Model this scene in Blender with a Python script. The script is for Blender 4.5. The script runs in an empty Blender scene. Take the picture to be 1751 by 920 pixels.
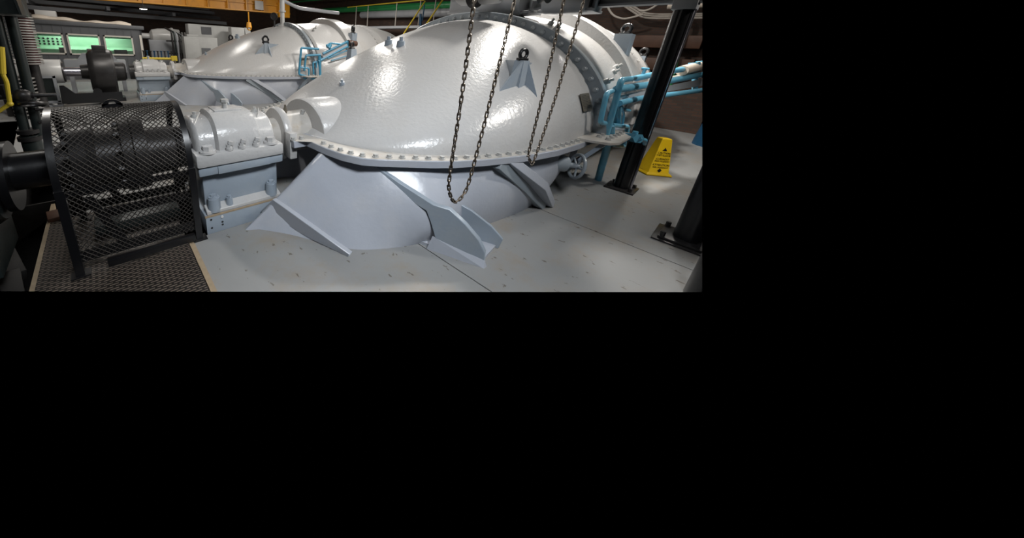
import bpy, bmesh, math, random
from mathutils import Vector as V, Matrix, Euler
random.seed(7)
PI = math.pi
SC = bpy.context.scene
COL = SC.collection

# ------------------------------------------------------------------ materials
def mat(name, col, rough=.5, metal=0., spec=.5, var=0., vscale=3., bump=0., bscale=40., dirt=None, dscale=2.5, damt=.5, coat=0.):
    m = bpy.data.materials.new(name); m.use_nodes = True
    nt = m.node_tree; b = nt.nodes['Principled BSDF']
    b.inputs['Base Color'].default_value = (*col, 1)
    b.inputs['Roughness'].default_value = rough
    b.inputs['Metallic'].default_value = metal
    b.inputs['Specular IOR Level'].default_value = spec
    b.inputs['Coat Weight'].default_value = coat
    b.inputs['Coat Roughness'].default_value = .12
    tc = nt.nodes.new('ShaderNodeTexCoord')
    out = None
    if var > 0:
        nz = nt.nodes.new('ShaderNodeTexNoise'); nz.inputs['Scale'].default_value = vscale; nz.inputs['Detail'].default_value = 6
        nt.links.new(tc.outputs['Object'], nz.inputs['Vector'])
        mx = nt.nodes.new('ShaderNodeMix'); mx.data_type = 'RGBA'
        mx.inputs['A'].default_value = (*[c*(1-var) for c in col], 1)
        mx.inputs['B'].default_value = (*[min(1, c*(1+var)) for c in col], 1)
        nt.links.new(nz.outputs['Fac'], mx.inputs['Factor']); out = mx.outputs['Result']
    if dirt:
        nz = nt.nodes.new('ShaderNodeTexNoise'); nz.inputs['Scale'].default_value = dscale; nz.inputs['Detail'].default_value = 9; nz.inputs['Roughness'].default_value = .7
        nt.links.new(tc.outputs['Object'], nz.inputs['Vector'])
        rp = nt.nodes.new('ShaderNodeMapRange'); rp.inputs['From Min'].default_value = .5; rp.inputs['From Max'].default_value = .75
        rp.inputs['To Max'].default_value = damt
        nt.links.new(nz.outputs['Fac'], rp.inputs['Value'])
        mx = nt.nodes.new('ShaderNodeMix'); mx.data_type = 'RGBA'
        if out: nt.links.new(out, mx.inputs['A'])
        else: mx.inputs['A'].default_value = (*col, 1)
        mx.inputs['B'].default_value = (*dirt, 1)
        nt.links.new(rp.outputs['Result'], mx.inputs['Factor']); out = mx.outputs['Result']
    if out: nt.links.new(out, b.inputs['Base Color'])
    if bump > 0:
        nz = nt.nodes.new('ShaderNodeTexNoise'); nz.inputs['Scale'].default_value = bscale; nz.inputs['Detail'].default_value = 3
        nt.links.new(tc.outputs['Object'], nz.inputs['Vector'])
        bp = nt.nodes.new('ShaderNodeBump'); bp.inputs['Strength'].default_value = bump; bp.inputs['Distance'].default_value = .01
        nt.links.new(nz.outputs['Fac'], bp.inputs['Height']); nt.links.new(bp.outputs['Normal'], b.inputs['Normal'])
    return m

def emat(name, col, strength):
    m = bpy.data.materials.new(name); m.use_nodes = True
    b = m.node_tree.nodes['Principled BSDF']
    b.inputs['Base Color'].default_value = (*col, 1)
    b.inputs['Emission Color'].default_value = (*col, 1); b.inputs['Emission Strength'].default_value = strength
    return m

M = {}
M['paint'] = mat('grey_gloss_paint', (.445,.44,.435), .25, var=.05, vscale=2.2, bump=.45, bscale=24, dirt=(.42,.37,.31), dscale=1.6, damt=.22)
M['dusty'] = mat('dusty_grey_paint', (.46,.435,.40), .3, var=.06, vscale=5, bump=.1, bscale=30, dirt=(.34,.26,.17), dscale=7, damt=.6)
M['cool'] = mat('blue_grey_paint', (.27,.315,.365), .28, var=.06, vscale=4, bump=.14, bscale=24, dirt=(.42,.40,.36), dscale=3, damt=.25)
M['lower'] = mat('grey_paint_cool_lit', (.36,.38,.425), .3, var=.05, vscale=3, bump=.2, bscale=18, dirt=(.50,.47,.42), dscale=2.2, damt=.25)  # same casing paint, with the low cool light's blue put into the colour
M['ring'] = mat('flange_grey_paint', (.25,.28,.305), .3, var=.06, vscale=6, bump=.06, bscale=40)
M['boltgrey'] = mat('ring_bolt_grey', (.32,.345,.365), .3)
M['white'] = mat('white_paint', (.58,.575,.56), .3, var=.04, vscale=3, bump=.06, bscale=20)
M['bolt'] = mat('worn_bolt_steel', (.40,.40,.39), .4, .15, var=.2, vscale=30, dirt=(.16,.12,.08), dscale=20, damt=.4)
M['offwhite'] = mat('dull_white_sheet_metal', (.33,.33,.32), .5, var=.15, vscale=4)
M['black'] = mat('black_enamel', (.007,.007,.008), .32, bump=.05, bscale=30)
M['mesh'] = mat('expanded_metal_black', (.045,.040,.036), .42, .3, var=.3, vscale=30)
M['iron'] = mat('dark_cast_iron', (.035,.033,.033), .38, .4, var=.4, vscale=8, bump=.1)
M['chain'] = mat('galvanised_chain_dirty', (.16,.13,.10), .38, .75, var=.5, vscale=18)
M['steel'] = mat('bright_turned_steel', (.52,.50,.56), .22, .9, var=.1)
M['blue'] = mat('sky_blue_pipe_paint', (.12,.38,.54), .35, var=.15, vscale=9, dirt=(.30,.45,.5), dscale=12, damt=.5)
M['fblue'] = mat('deep_blue_pipe_paint', (.05,.24,.38), .35, var=.15, vscale=9)
M['yellow'] = mat('safety_yellow_plastic', (.80,.52,.01), .35, var=.05)
M['dyellow'] = mat('yellow_rail_paint', (.62,.46,.04), .4, var=.12, vscale=10)
M['crane'] = mat('crane_yellow_paint', (.55,.24,.012), .4, var=.12, vscale=2, dirt=(.2,.1,.02), damt=.5)
M['green'] = mat('green_pipe_paint', (.03,.26,.08), .35, var=.1)
M['panelgreen'] = mat('control_desk_green', (.33,.62,.38), .4, var=.08)
M['dgreen'] = mat('dark_green_grey_enamel', (.020,.026,.025), .35, var=.3, vscale=8, bump=.06)
M['drum'] = mat('dark_slate_green_enamel', (.022,.03,.03), .4, var=.25, vscale=6, bump=.1)
M['fin'] = mat('cooler_fin_metal', (.30,.29,.275), .4, .3, var=.2)
M['maroon'] = mat('maroon_core', (.12,.02,.02), .5)
M['pipegrey'] = mat('grey_pipe_paint', (.33,.34,.36), .35, var=.08)
M['beamgrey'] = mat('beam_grey_paint', (.30,.305,.315), .45, var=.15, vscale=5, bump=.1)
M['booth'] = mat('booth_grey_panel', (.10,.103,.11), .5, var=.06)
M['frame'] = mat('cream_window_frame', (.62,.58,.52), .45)
M['brick'] = None
M['dark'] = mat('dark_steelwork', (.07,.072,.078), .6, var=.4, vscale=2)
M['ceil'] = mat('blackened_ceiling_deck', (.05,.05,.053), .7, var=.4, vscale=1)
M['brown'] = mat('brown_girder_paint', (.075,.032,.017), .6, var=.4, vscale=5)
M['rust'] = mat('rusty_edge', (.30,.23,.15), .7, var=.3, vscale=20)
M['plate'] = mat('old_brass_nameplate', (.16,.14,.11), .45, .5, var=.3, vscale=30)
M['ink'] = mat('black_ink', (.01,.01,.01), .6)
M['wood'] = mat('tarpaulin_cloth', (.62,.54,.45), .8, var=.2, vscale=6, bump=.3, bscale=12)
M['tarp'] = mat('blue_tarpaulin', (.005,.05,.11), .5, var=.3, vscale=6, bump=.3, bscale=8)
M['cond'] = mat('conduit_grey', (.42,.38,.34), .45, var=.15)
M['pitm'] = mat('oily_pit_concrete', (.010,.009,.008), .6, var=.5, vscale=4, bump=.3, bscale=10)
M['lamp'] = emat('lamp_face', (1,.98,.94), 12)
M['boothlamp'] = emat('booth_ceiling_tube', (.85,1,.92), 16)

def floor_mat():
    m = mat('painted_floor_grey', (.235,.237,.235), .5, var=.10, vscale=1.3, bump=.10, bscale=12, dirt=(.24,.19,.135), dscale=1.3, damt=.85)
    nt = m.node_tree; b = nt.nodes['Principled BSDF']
    prev = b.inputs['Base Color'].links[0].from_socket
    tc = nt.nodes.new('ShaderNodeTexCoord')
    nz = nt.nodes.new('ShaderNodeTexNoise'); nz.inputs['Scale'].default_value = 9; nz.inputs['Detail'].default_value = 7; nz.inputs['Roughness'].default_value = .6
    mp = nt.nodes.new('ShaderNodeMapping'); mp.inputs['Scale'].default_value = (1.6, .8, 1)
    nt.links.new(tc.outputs['Object'], mp.inputs['Vector']); nt.links.new(mp.outputs['Vector'], nz.inputs['Vector'])
    rp = nt.nodes.new('ShaderNodeMapRange'); rp.inputs['From Min'].default_value = .635; rp.inputs['From Max'].default_value = .665; rp.inputs['To Max'].default_value = .8
    nt.links.new(nz.outputs['Fac'], rp.inputs['Value'])
    mx = nt.nodes.new('ShaderNodeMix'); mx.data_type = 'RGBA'
    nt.links.new(prev, mx.inputs['A']); mx.inputs['B'].default_value = (.075,.055,.04,1)
    nt.links.new(rp.outputs['Result'], mx.inputs['Factor']); nt.links.new(mx.outputs['Result'], b.inputs['Base Color'])
    return m
M['floor'] = floor_mat()

def checker_mat():
    m = mat('chequer_plate_dark', (.22,.18,.145), .45, .3, var=.35, vscale=3)
    nt = m.node_tree; b = nt.nodes['Principled BSDF']
    tc = nt.nodes.new('ShaderNodeTexCoord')
    w = nt.nodes.new('ShaderNodeTexBrick'); w.inputs['Scale'].default_value = 1
    w.inputs['Brick Width'].default_value = .07; w.inputs['Row Height'].default_value = .026; w.inputs['Mortar Size'].default_value = .009
    nt.links.new(tc.outputs['Object'], w.inputs['Vector'])
    bp = nt.nodes.new('ShaderNodeBump'); bp.inputs['Strength'].default_value = .9; bp.inputs['Distance'].default_value = .004; bp.invert = True
    nt.links.new(w.outputs['Fac'], bp.inputs['Height']); nt.links.new(bp.outputs['Normal'], b.inputs['Normal'])
    prev = b.inputs['Base Color'].links[0].from_socket
    mx = nt.nodes.new('ShaderNodeMix'); mx.data_type = 'RGBA'; mx.inputs['B'].default_value = (.02,.017,.015,1)
    nt.links.new(prev, mx.inputs['A']); nt.links.new(w.outputs['Fac'], mx.inputs['Factor']); nt.links.new(mx.outputs['Result'], b.inputs['Base Color'])
    return m
M['checker'] = checker_mat()

def brick_mat():
    m = mat('old_brown_brick', (.13,.07,.045), .8)
    nt = m.node_tree; b = nt.nodes['Principled BSDF']
    tc = nt.nodes.new('ShaderNodeTexCoord')
    mp = nt.nodes.new('ShaderNodeMapping'); mp.inputs['Rotation'].default_value = (PI/2, 0, PI/2)
    sx = nt.nodes.new('ShaderNodeSeparateXYZ'); cb = nt.nodes.new('ShaderNodeCombineXYZ'); ad = nt.nodes.new('ShaderNodeMath')
    nt.links.new(tc.outputs['Object'], sx.inputs[0]); nt.links.new(sx.outputs['X'], ad.inputs[0]); nt.links.new(sx.outputs['Y'], ad.inputs[1])
    nt.links.new(ad.outputs[0], cb.inputs['X']); nt.links.new(sx.outputs['Z'], cb.inputs['Y'])
    w = nt.nodes.new('ShaderNodeTexBrick'); w.inputs['Scale'].default_value = 1
    w.inputs['Brick Width'].default_value = .22; w.inputs['Row Height'].default_value = .075; w.inputs['Mortar Size'].default_value = .008
    w.inputs['Color1'].default_value = (.075,.038,.025,1); w.inputs['Color2'].default_value = (.045,.026,.019,1); w.inputs['Mortar'].default_value = (.04,.035,.03,1)
    nt.links.new(cb.outputs[0], w.inputs['Vector']); nt.links.new(w.outputs['Color'], b.inputs['Base Color'])
    return m
M['brick'] = brick_mat()

def glass_mat():
    m = bpy.data.materials.new('window_glass'); m.use_nodes = True
    nt = m.node_tree; nt.nodes.clear()
    o = nt.nodes.new('ShaderNodeOutputMaterial'); mix = nt.nodes.new('ShaderNodeMixShader')
    t = nt.nodes.new('ShaderNodeBsdfTransparent'); g = nt.nodes.new('ShaderNodeBsdfGlossy'); g.inputs['Roughness'].default_value = .05
    mix.inputs[0].default_value = .07
    nt.links.new(t.outputs[0], mix.inputs[1]); nt.links.new(g.outputs[0], mix.inputs[2]); nt.links.new(mix.outputs[0], o.inputs[0])
    return m
M['glass'] = glass_mat()

# ------------------------------------------------------------------ mesh builder
def basis(d):
    d = V(d).normalized()
    a = V((0,0,1)) if abs(d.z) < .9 else V((1,0,0))
    x = d.cross(a).normalized(); return x, d.cross(x).normalized(), d

class MB:
    def __init__(s): s.b = bmesh.new()
    def box(s, c, size, rot=None, bev=0.):
        r = bmesh.ops.create_cube(s.b, size=1)
        mt = Matrix.Translation(c) @ (Euler(rot).to_matrix().to_4x4() if rot else Matrix()) @ Matrix.Diagonal((*size, 1))
        bmesh.ops.transform(s.b, matrix=mt, verts=r['verts'])
        if bev:
            es = list({e for v in r['verts'] for e in v.link_edges})
            bmesh.ops.bevel(s.b, geom=es, offset=bev, segments=2, affect='EDGES', profile=.5)
        return s
    def ext(s, lo, hi, bev=0.):
        lo = V(lo); hi = V(hi); return s.box((lo+hi)/2, hi-lo, None, bev)
    def rings(s, rs, cap=True, closed=True):
        vs = [[s.b.verts.new(p) for p in r] for r in rs]
        n = len(vs[0])
        for a, c in zip(vs, vs[1:]):
            for i in range(n if closed else n-1):
                j = (i+1) % n
                try: s.b.faces.new((a[i], a[j], c[j], c[i]))
                except ValueError: pass
        if cap and closed:
            for r in (vs[0][::-1], vs[-1]):
                try: s.b.faces.new(r)
                except ValueError: pass
        return s
    def cyl(s, p0, p1, r, r2=None, n=20, cap=True):
        p0 = V(p0); p1 = V(p1); x, y, d = basis(p1-p0); r2 = r if r2 is None else r2
        return s.rings([[p + (x*math.cos(a)+y*math.sin(a))*q for a in [2*PI*i/n for i in range(n)]] for p, q in ((p0, r), (p1, r2))], cap)
    def lathe(s, p0, d, prof, n=32, cap=True):
        p0 = V(p0); x, y, d = basis(d)
        return s.rings([[p0 + d*h + (x*math.cos(a)+y*math.sin(a))*q for a in [2*PI*i/n for i in range(n)]] for h, q in prof], cap)
    def tube(s, pts, r, n=8, cap=True, closed=False):
        pts = [V(p) for p in pts]; m = len(pts); rs = []
        x = None
        for i, p in enumerate(pts):
            if closed: t = (pts[(i+1) % m]-pts[i-1])
            else: t = pts[min(i+1, m-1)] - pts[max(i-1, 0)]
            t.normalize()
            if x is None: x = basis(t)[0]
            x = (x - t*x.dot(t)).normalized(); y = t.cross(x)
            rs.append([p + (x*math.cos(a)+y*math.sin(a))*r for a in [2*PI*k/n for k in range(n)]])
        if closed: rs.append(rs[0])
        return s.rings(rs, cap and not closed)
    def pipe(s, pts, r, n=10, bend=.06):   # polyline with rounded corners
        pts = [V(p) for p in pts]; out = [pts[0]]
        for a, b, c in zip(pts, pts[1:], pts[2:]):
            d1 = (a-b); d2 = (c-b); k = min(bend, d1.length*.45, d2.length*.45)
            p = b + d1.normalized()*k; q = b + d2.normalized()*k
            for t in (0, .25, .5, .75, 1): out.append((p*(1-t)+b*t)*(1-t) + (b*(1-t)+q*t)*t)
        out.append(pts[-1]); return s.tube(out, r, n)
    def prism(s, poly, ext):
        poly = [V(p) for p in poly]; e = V(ext)
        return s.rings([[p for p in poly], [p+e for p in poly]])
    def torus(s, c, axis, R, r, n=24, k=10, sc=(1,1)):
        c = V(c); x, y, d = basis(axis)
        return s.tube([c + x*math.cos(a)*R*sc[0] + y*math.sin(a)*R*sc[1] for a in [2*PI*i/n for i in range(n)]], r, k, closed=True)
    def sphere(s, c, r, sc=(1,1,1), seg=16):
        q = bmesh.ops.create_uvsphere(s.b, u_segments=seg, v_segments=seg//2, radius=r)
        bmesh.ops.transform(s.b, matrix=Matrix.Translation(c) @ Matrix.Diagonal((*sc, 1)), verts=q['verts']); return s
    def hull(s, pts):
        vs = [s.b.verts.new(p) for p in pts]
        r = bmesh.ops.convex_hull(s.b, input=vs)
        bmesh.ops.delete(s.b, geom=[v for v in vs if v.is_valid and not v.link_faces], context='VERTS'); return s
    def hexa(s, c, d, r, h):
        c = V(c); return s.cyl(c, c+V(d).normalized()*h, r, n=6)
    def done(s, name, m, parent=None, ang=35, bevel=0., world=True):
        me = bpy.data.meshes.new(name)
        bmesh.ops.remove_doubles(s.b, verts=s.b.verts, dist=1e-5)
        bmesh.ops.recalc_face_normals(s.b, faces=s.b.faces)
        if parent and world: bmesh.ops.translate(s.b, verts=s.b.verts, vec=-origin(parent))
        s.b.to_mesh(me); s.b.free()
        me.materials.append(M[m] if isinstance(m, str) else m)
        me.polygons.foreach_set('use_smooth', [True]*len(me.polygons))
        me.set_sharp_from_angle(angle=math.radians(ang))
        o = bpy.data.objects.new(name, me); COL.objects.link(o)
        if parent: o.parent = parent
        if bevel:
            md = o.modifiers.new('bevel', 'BEVEL'); md.width = bevel; md.segments = 2; md.limit_method = 'ANGLE'; md.angle_limit = math.radians(40)
        return o

def origin(o):
    v = V((0,0,0))
    while o: v = v + o.location; o = o.parent
    return v
def tag(o, label, cat, group=None, kind=None):
    o['label'] = label; o['category'] = cat
    if group: o['group'] = group
    if kind: o['kind'] = kind
    return o
def thing(name, label, cat, loc, group=None):
    o = bpy.data.objects.new(name, None); COL.objects.link(o); o.location = loc; o.empty_display_size = .2
    return tag(o, label, cat, group)
def struct(o): o['kind'] = 'structure'; return o
def put(src, loc, parent, eul=None, scale=None, used=set()):   # first call moves src itself, then copies share its mesh
    if src.name in used:
        o = src.copy(); COL.objects.link(o)
    else:
        o = src; used.add(src.name)
    o.parent = parent; o.location = V(loc) - origin(parent)
    if eul is not None: o.rotation_euler = eul
    if scale: o.scale = (scale,)*3
    return o
def copy_tree(o, parent=None):
    c = o.copy(); COL.objects.link(c); c.parent = parent
    for ch in list(o.children): copy_tree(ch, c)
    return c
def spline(pts, n):
    pts = [V((*p, 0)) if len(p) == 2 else V(p) for p in pts]; out = []
    P = [pts[0]*2-pts[1]] + pts + [pts[-1]*2-pts[-2]]
    m = len(pts)-1
    for k in range(n+1):
        t = k/n*m; i = min(int(t), m-1); u = t-i
        a, b, c, d = P[i:i+4]
        out.append(.5*((2*b)+(c-a)*u+(2*a-5*b+4*c-d)*u*u+(3*b-a-3*c+d)*u**3))
    return out
def interp(tab, x):
    if x <= tab[0][0]: return tab[0][1]
    for (a, p), (b, q) in zip(tab, tab[1:]):
        if x <= b: return p + (q-p)*(x-a)/(b-a)
    return tab[-1][1]
def text_mesh(txt, size):
    cu = bpy.data.curves.new('t', 'FONT'); cu.body = txt; cu.size = size; cu.align_x = 'CENTER'; cu.align_y = 'CENTER'; cu.extrude = .0008
    ob = bpy.data.objects.new('t', cu); COL.objects.link(ob)
    dg = bpy.context.evaluated_depsgraph_get(); dg.update()
    me = bpy.data.meshes.new_from_object(ob.evaluated_get(dg))
    bpy.data.objects.remove(ob); bpy.data.curves.remove(cu); return me

# ------------------------------------------------------------------ camera (eye 1.8 m up, 16 mm-class wide lens)
FPX = 529.
cam = bpy.data.cameras.new('camera'); co = bpy.data.objects.new('camera', cam); COL.objects.link(co)
Rw = Matrix(((.789,-.152,.596),(-.613,-.275,.741),(.051,-.949,-.31)))     # columns: right, down, forward
r_ = Rw.col[0].normalized(); f_ = (Rw.col[2] - r_*Rw.col[2].dot(r_)).normalized(); u_ = r_.cross(f_)
Mw = Matrix((r_, u_, -f_)).transposed().to_4x4(); Mw.translation = (0,0,1.8)
co.matrix_world = Mw
cam.sensor_fit = 'HORIZONTAL'; cam.sensor_width = 36; cam.lens = FPX/1751*36
cam.shift_x = (875.5-600)/1751; cam.shift_y = -(460-250)/1751
cam.clip_start = .05; cam.clip_end = 200
SC.camera = co

# ================================================================== TURBINE
ZA, YC, XR = .8, 3.27, 5.2
def wd(x):
    t = min(1, max(0, (XR-x)/3.45)); return 2.1*(1-t**2.5)**.4
def hd(x):
    t = min(1, max(0, (XR-x)/3.45)); return 1.53*(1-t**1.52)
def surf(x, y):      # height of the hood at (x, y)
    return ZA + hd(x)*math.sqrt(max(0, 1-((y-YC)/max(wd(x), 1e-3))**2))
FLO = [(1.48,.47),(1.63,.47),(1.645,.62),(1.66,.82),(1.70,1.03),(1.79,1.22),(1.91,1.33),(2.05,1.43),(2.32,1.62),(2.51,1.73),(2.83,1.86),(3.2,1.98),(3.52,2.07),(3.91,2.14),(4.44,2.18),(5.2,2.2)]

TB = thing('steam_turbine', 'largest light grey domed turbine casing in the foreground, behind the two hanging chains', 'turbine', (XR, YC, 0))
# exhaust hood (the big dome)
NS, NV = 46, 56
xs = [1.755 + (XR-1.755)*(i/NS)**1.7 for i in range(NS+1)]
mb = MB()
rows = []
for x in xs:
    w, h = max(wd(x), .02), max(hd(x), .002)
    rows.append([(x, YC - w*math.cos(PI*k/NV), ZA + h*math.sin(PI*k/NV)) for k in range(NV+1)])
mb.rings(rows, closed=False)
mb.done('exhaust_hood', 'paint', TB, 60)
# end boss
def half_arch(x, w, h, n=28, z0=ZA): return [(x, YC - w*math.cos(PI*k/n), z0 + h*math.sin(PI*k/n)) for k in range(n+1)]
MB().rings([half_arch(1.84,.44,.29), half_arch(1.84,.5,.345), half_arch(1.86,.515,.355), half_arch(2.50,.515,.355)]).done('end_boss', 'paint', TB, 40)
# shaft neck, gland ring, packing flange
MB().cyl((1.54,YC,ZA-.02), (1.86,YC,ZA-.02), .235, .25, 36).done('shaft_neck', 'dusty', TB)
mb = MB(); mb.lathe((1.47,YC,ZA-.03), (1,0,0), [(0,.18),(0,.30),(.025,.315),(.06,.315),(.065,.30),(.085,.30),(.085,.18)], 40)
mb.ext((1.47,YC-.40,ZA-.22), (1.555,YC-.24,ZA+.07), .008); mb.ext((1.47,YC+.24,ZA-.22), (1.555,YC+.40,ZA+.07), .008)
mb.done('gland_flange', 'paint', TB)
MB().cyl((.95,YC,ZA-.03), (1.50,YC,ZA-.03), .19, None, 28).done('shaft_collar', 'dusty', TB)
# brass fitting on the neck
MB().cyl((1.60,YC-.03,1.0), (1.60,YC-.03,1.075), .022, None, 6).cyl((1.60,YC-.03,1.07), (1.60,YC-.03,1.11), .013, None, 8).done('neck_fitting', 'plate', TB)
MB().hexa((1.78,YC-.10,1.0), (.2,-.3,1), .026, .05).done('neck_bolt', 'bolt', TB)
# joint flange
path = [V((x, YC-w)) for x, w in FLO]
mir = [V((x, YC+w)) for x, w in FLO]
poly = path + mir[::-1]
MB().prism([(p.x, p.y, .725) for p in poly], (0,0,.075)).done('joint_flange', 'lower', TB, 30, .006)
# dusty top land of the flange
inner = [(x, max(.25, interp([(1.75,.25),(1.8,.53)]+[(q, wd(q)) for q in (1.83,1.9,2.0,2.2,2.5,2.9,3.4,4.0,4.6,5.2)], x))) for x in (1.5,1.64,1.7,1.83,1.9,2.0,2.2,2.5,2.9,3.4,4.0,4.6,5.2)]
mb = MB()
for sg in (-1, 1):
    mb.rings([[(x, YC+sg*(interp(FLO, x)-.006), .8015) for x, _ in inner], [(x, YC+sg*(w-.03), .8015) for x, w in inner]], cap=False, closed=False)
mb.done('flange_land', 'dusty', TB)
# flange bolts
bl = MB().cyl((0,0,0), (0,0,.012), .032, None, 14).hexa((0,0,.01), (0,0,1), .025, .022).done('flange_bolt', 'bolt')
fl = []
acc = 0; sp = [V((x, interp(FLO, x)-.055)) for x in [1.50,1.60]] ; fl += sp
cur = [V((x, interp(FLO, x))) for x in [1.65,1.66,1.70,1.75,1.79,1.91,2.05,2.2,2.32,2.51,2.83,3.2,3.52,3.91,4.44,4.9]]
den = spline([(p.x, p.y) for p in cur], 300)
last = None; step = .125
for a, b in zip(den, den[1:]):
    t = (b-a).normalized(); nrm = V((t.y, -t.x, 0))
    p = a + nrm*.062
    if last is None or (p-last).length >= step: fl.append(V((p.x, p.y))); last = p
for p in fl: put(bl, (p.x, YC-p.y, .80), TB)
for p in fl[:14]: put(bl, (p.x, YC+p.y, .80), TB)
# vertical ring flange with bolts
def arch(x, w, h, n=60, z0=ZA): return [(x, YC - w*math.cos(PI*k/n), z0 + h*math.sin(PI*k/n)) for k in range(n+1)]
def band(rings_): return [r + [(r[-1][0], r[-1][1], .6), (r[0][0], r[0][1], .6)] for r in rings_]
MB().rings([arch(5.16,2.08,1.50), arch(5.16,2.245,1.64), arch(5.17,2.255,1.65), arch(5.26,2.255,1.65), arch(5.27,2.245,1.64), arch(5.27,2.0,1.45)], cap=False, closed=False).done('ring_flange', 'ring', TB)
rb = MB().cyl((0,0,0), (-.016,0,0), .036, .033, 16).cyl((-.015,0,0), (-.026,0,0), .026, .018, 12).done('ring_bolt', 'boltgrey')
nb = 0; a = .10
while a < 2.1:
    y = YC - 2.165*math.cos(a); z = ZA + 1.575*math.sin(a)
    put(rb, (5.16, y, z), TB)
    a += .158/math.hypot(2.165*math.sin(a), 1.6*math.cos(a))
# cylinder casing sections behind the ring
def casing(name, prof, m='paint', ang=30):
    return MB().rings([arch(x, w, h) for x, w, h in prof], cap=False, closed=False).done(name, m, TB, ang)
casing('inner_casing', [(5.27,2.0,1.46),(5.42,1.98,1.44),(5.43,2.08,1.56),(5.50,2.12,1.62),(6.2,2.14,1.70),(6.72,2.13,1.72)])
casing('raised_band', [(6.70,2.05,1.6),(6.70,2.22,1.90),(6.73,2.24,1.92),(7.18,2.24,1.92),(7.21,2.22,1.90),(7.21,2.05,1.6)])
casing('middle_casing', [(7.2,2.14,1.80),(7.8,2.14,1.80),(8.52,2.12,1.77),(8.54,2.16,1.82),(8.62,2.16,1.82),(8.64,2.1,1.74)])
casing('tail_casing', [(8.63,2.12,1.79),(9.2,2.08,1.77),(9.8,1.98,1.68),(10.3,1.82,1.52),(10.62,1.66,1.36),(10.64,.05,.05)])
st2 = MB().cyl((0,0,-.05), (0,0,.015), .02, .018, 8).done('casing_stud', 'bolt')
for k in range(24):
    a = .2 + 2.3*k/23
    put(st2, (8.2, YC-2.14*math.cos(a), ZA+1.79*math.sin(a)), TB, (a-PI/2, 0, 0))
# lower rear casing below the joint
mb = MB()
for x0, x1, w, r in ((5.0,6.7,2.05,1.75),(6.7,8.6,2.0,1.7),(8.6,10.6,1.85,1.6)):
    mb.rings([[(x, YC - w*math.cos(PI*k/30)*1., ZA - .78*math.sin(PI*k/30)**.5) for k in range(31)] for x in (x0, x1)])
mb.done('rear_lower_casing', 'lower', TB)
MB().ext((5.15,YC-2.2,.72), (8.6,YC+2.2,.80), .01).done('rear_flange', 'cool', TB)
# corner plate by the ring
mb = MB().prism([(4.62,1.10,.80),(4.72,.86,.80),(4.86,.80,.80),(5.7,.80,.80),(5.7,1.2,.80),(4.62,1.2,.80)], (0,0,.035))
mb.done('corner_plate', 'dusty', TB, 30, .005)
for k in range(5):
    put(bl, (4.86+.15*k, .92, .835), TB); put(bl, (4.92+.15*k, 1.03, .835), TB)
MB().prism([(4.80,.90,.80),(4.95,.90,.80),(4.72,1.15,.42),(4.62,1.15,.42)], (0,.06,0)).done('plate_bracket', 'cool', TB)
# lower casing (flared skirt)
TOP = [(1.95,0),(1.93,.40),(1.69,.69),(1.76,.88),(1.87,1.07),(2.02,1.26),(2.32,1.48),(2.51,1.58),(2.83,1.72),(3.2,1.84),(3.6,1.93),(4.1,2.0),(4.6,2.02),(5.05,1.95),(5.15,1.6)]
BOT = [(1.90,0),(1.85,.36),(.93,.53),(1.02,.66),(1.22,.90),(1.55,1.38),(1.85,1.58),(2.15,1.70),(2.5,1.79),(2.9,1.87),(3.3,1.93),(3.75,1.98),(4.1,1.97),(4.4,1.82),(4.55,1.5)]
NT = 78
tp = spline(TOP, NT); bt = spline(BOT, NT)
rs = []
for s in [i/12 for i in range(13)]:
    row = []
    for a, b in zip(tp, bt):
        p = a*(1-s) + b*s
        k = .06*math.sin(PI*s)*min(1, max(0, (p.x-1.75)/.5))
        k += .08*math.sin(PI*s**1.35)*math.exp(-((p.x-2.25)/.26)**2)
        row.append((p.x, YC-(p.y+k*1.2), .735*(1-s)))
    row += [(x, 2*YC-y, z) for x, y, z in row[::-1]]
    rs.append(row)
MB().rings(rs, cap=False).done('lower_casing', 'lower', TB, 40)
# ribs and feet
def slab(pts, th, d):       # vertical plate through a plan direction
    n_ = V((-d[1], d[0], 0)).normalized()
    return [V(p) - n_*th/2 for p in pts], n_*th
d1 = (-.40, .95)
def rib(name, pts, th, d, m='lower'):
    p, e = slab(pts, th, d); return MB().prism(p, e).done(name, m, TB, 30, .006)
rib('rib', [(1.165,2.63,.30),(1.52,1.80,.02),(1.50,1.80,0),(1.30,2.40,.0),(1.10,2.80,.10)], .05, (-.40,.95))
def strip(name, E_, I_, t, m):
    t = V(t); return MB().rings([[V(e), V(i), V(i)+t, V(e)+t] for e, i in zip(E_, I_)]).done(name, m, TB, 30, .005)
strip('foot_plate', [(1.91,2.11,.74),(2.05,1.80,.585),(2.19,1.477,.455),(2.25,1.345,.45),(2.306,1.206,.353),(2.36,1.09,.24),(2.395,1.03,.13),(2.40,1.02,.0)],
      [(1.91,2.06,.66),(2.03,1.84,.49),(2.165,1.53,.38),(2.19,1.48,.27),(2.215,1.42,.12),(2.27,1.30,.07),(2.33,1.17,.02),(2.39,1.04,.0)], (.040,.012,.012), 'cool')
rib('foot_plate', [(2.58,1.54,.38),(2.66,1.36,.32),(2.74,1.17,.21),(2.785,1.06,.11),(2.775,1.08,.0),(2.55,1.62,.0)], .035, (-.40,.95), 'cool')
MB().prism([(2.16,1.60,0),(2.40,1.05,0),(2.76,1.10,0),(2.56,1.62,0)], (0,0,.03)).done('foot_base', 'lower', TB, 30)
mb = MB(); mb.rings([[(2.205,1.45,.14),(2.17,1.47,.0),(2.24,1.47,.0)],[(2.40,1.02,.06),(2.37,1.0,.0),(2.42,1.0,.0)]]); mb.done('foot_weld', 'lower', TB)
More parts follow.
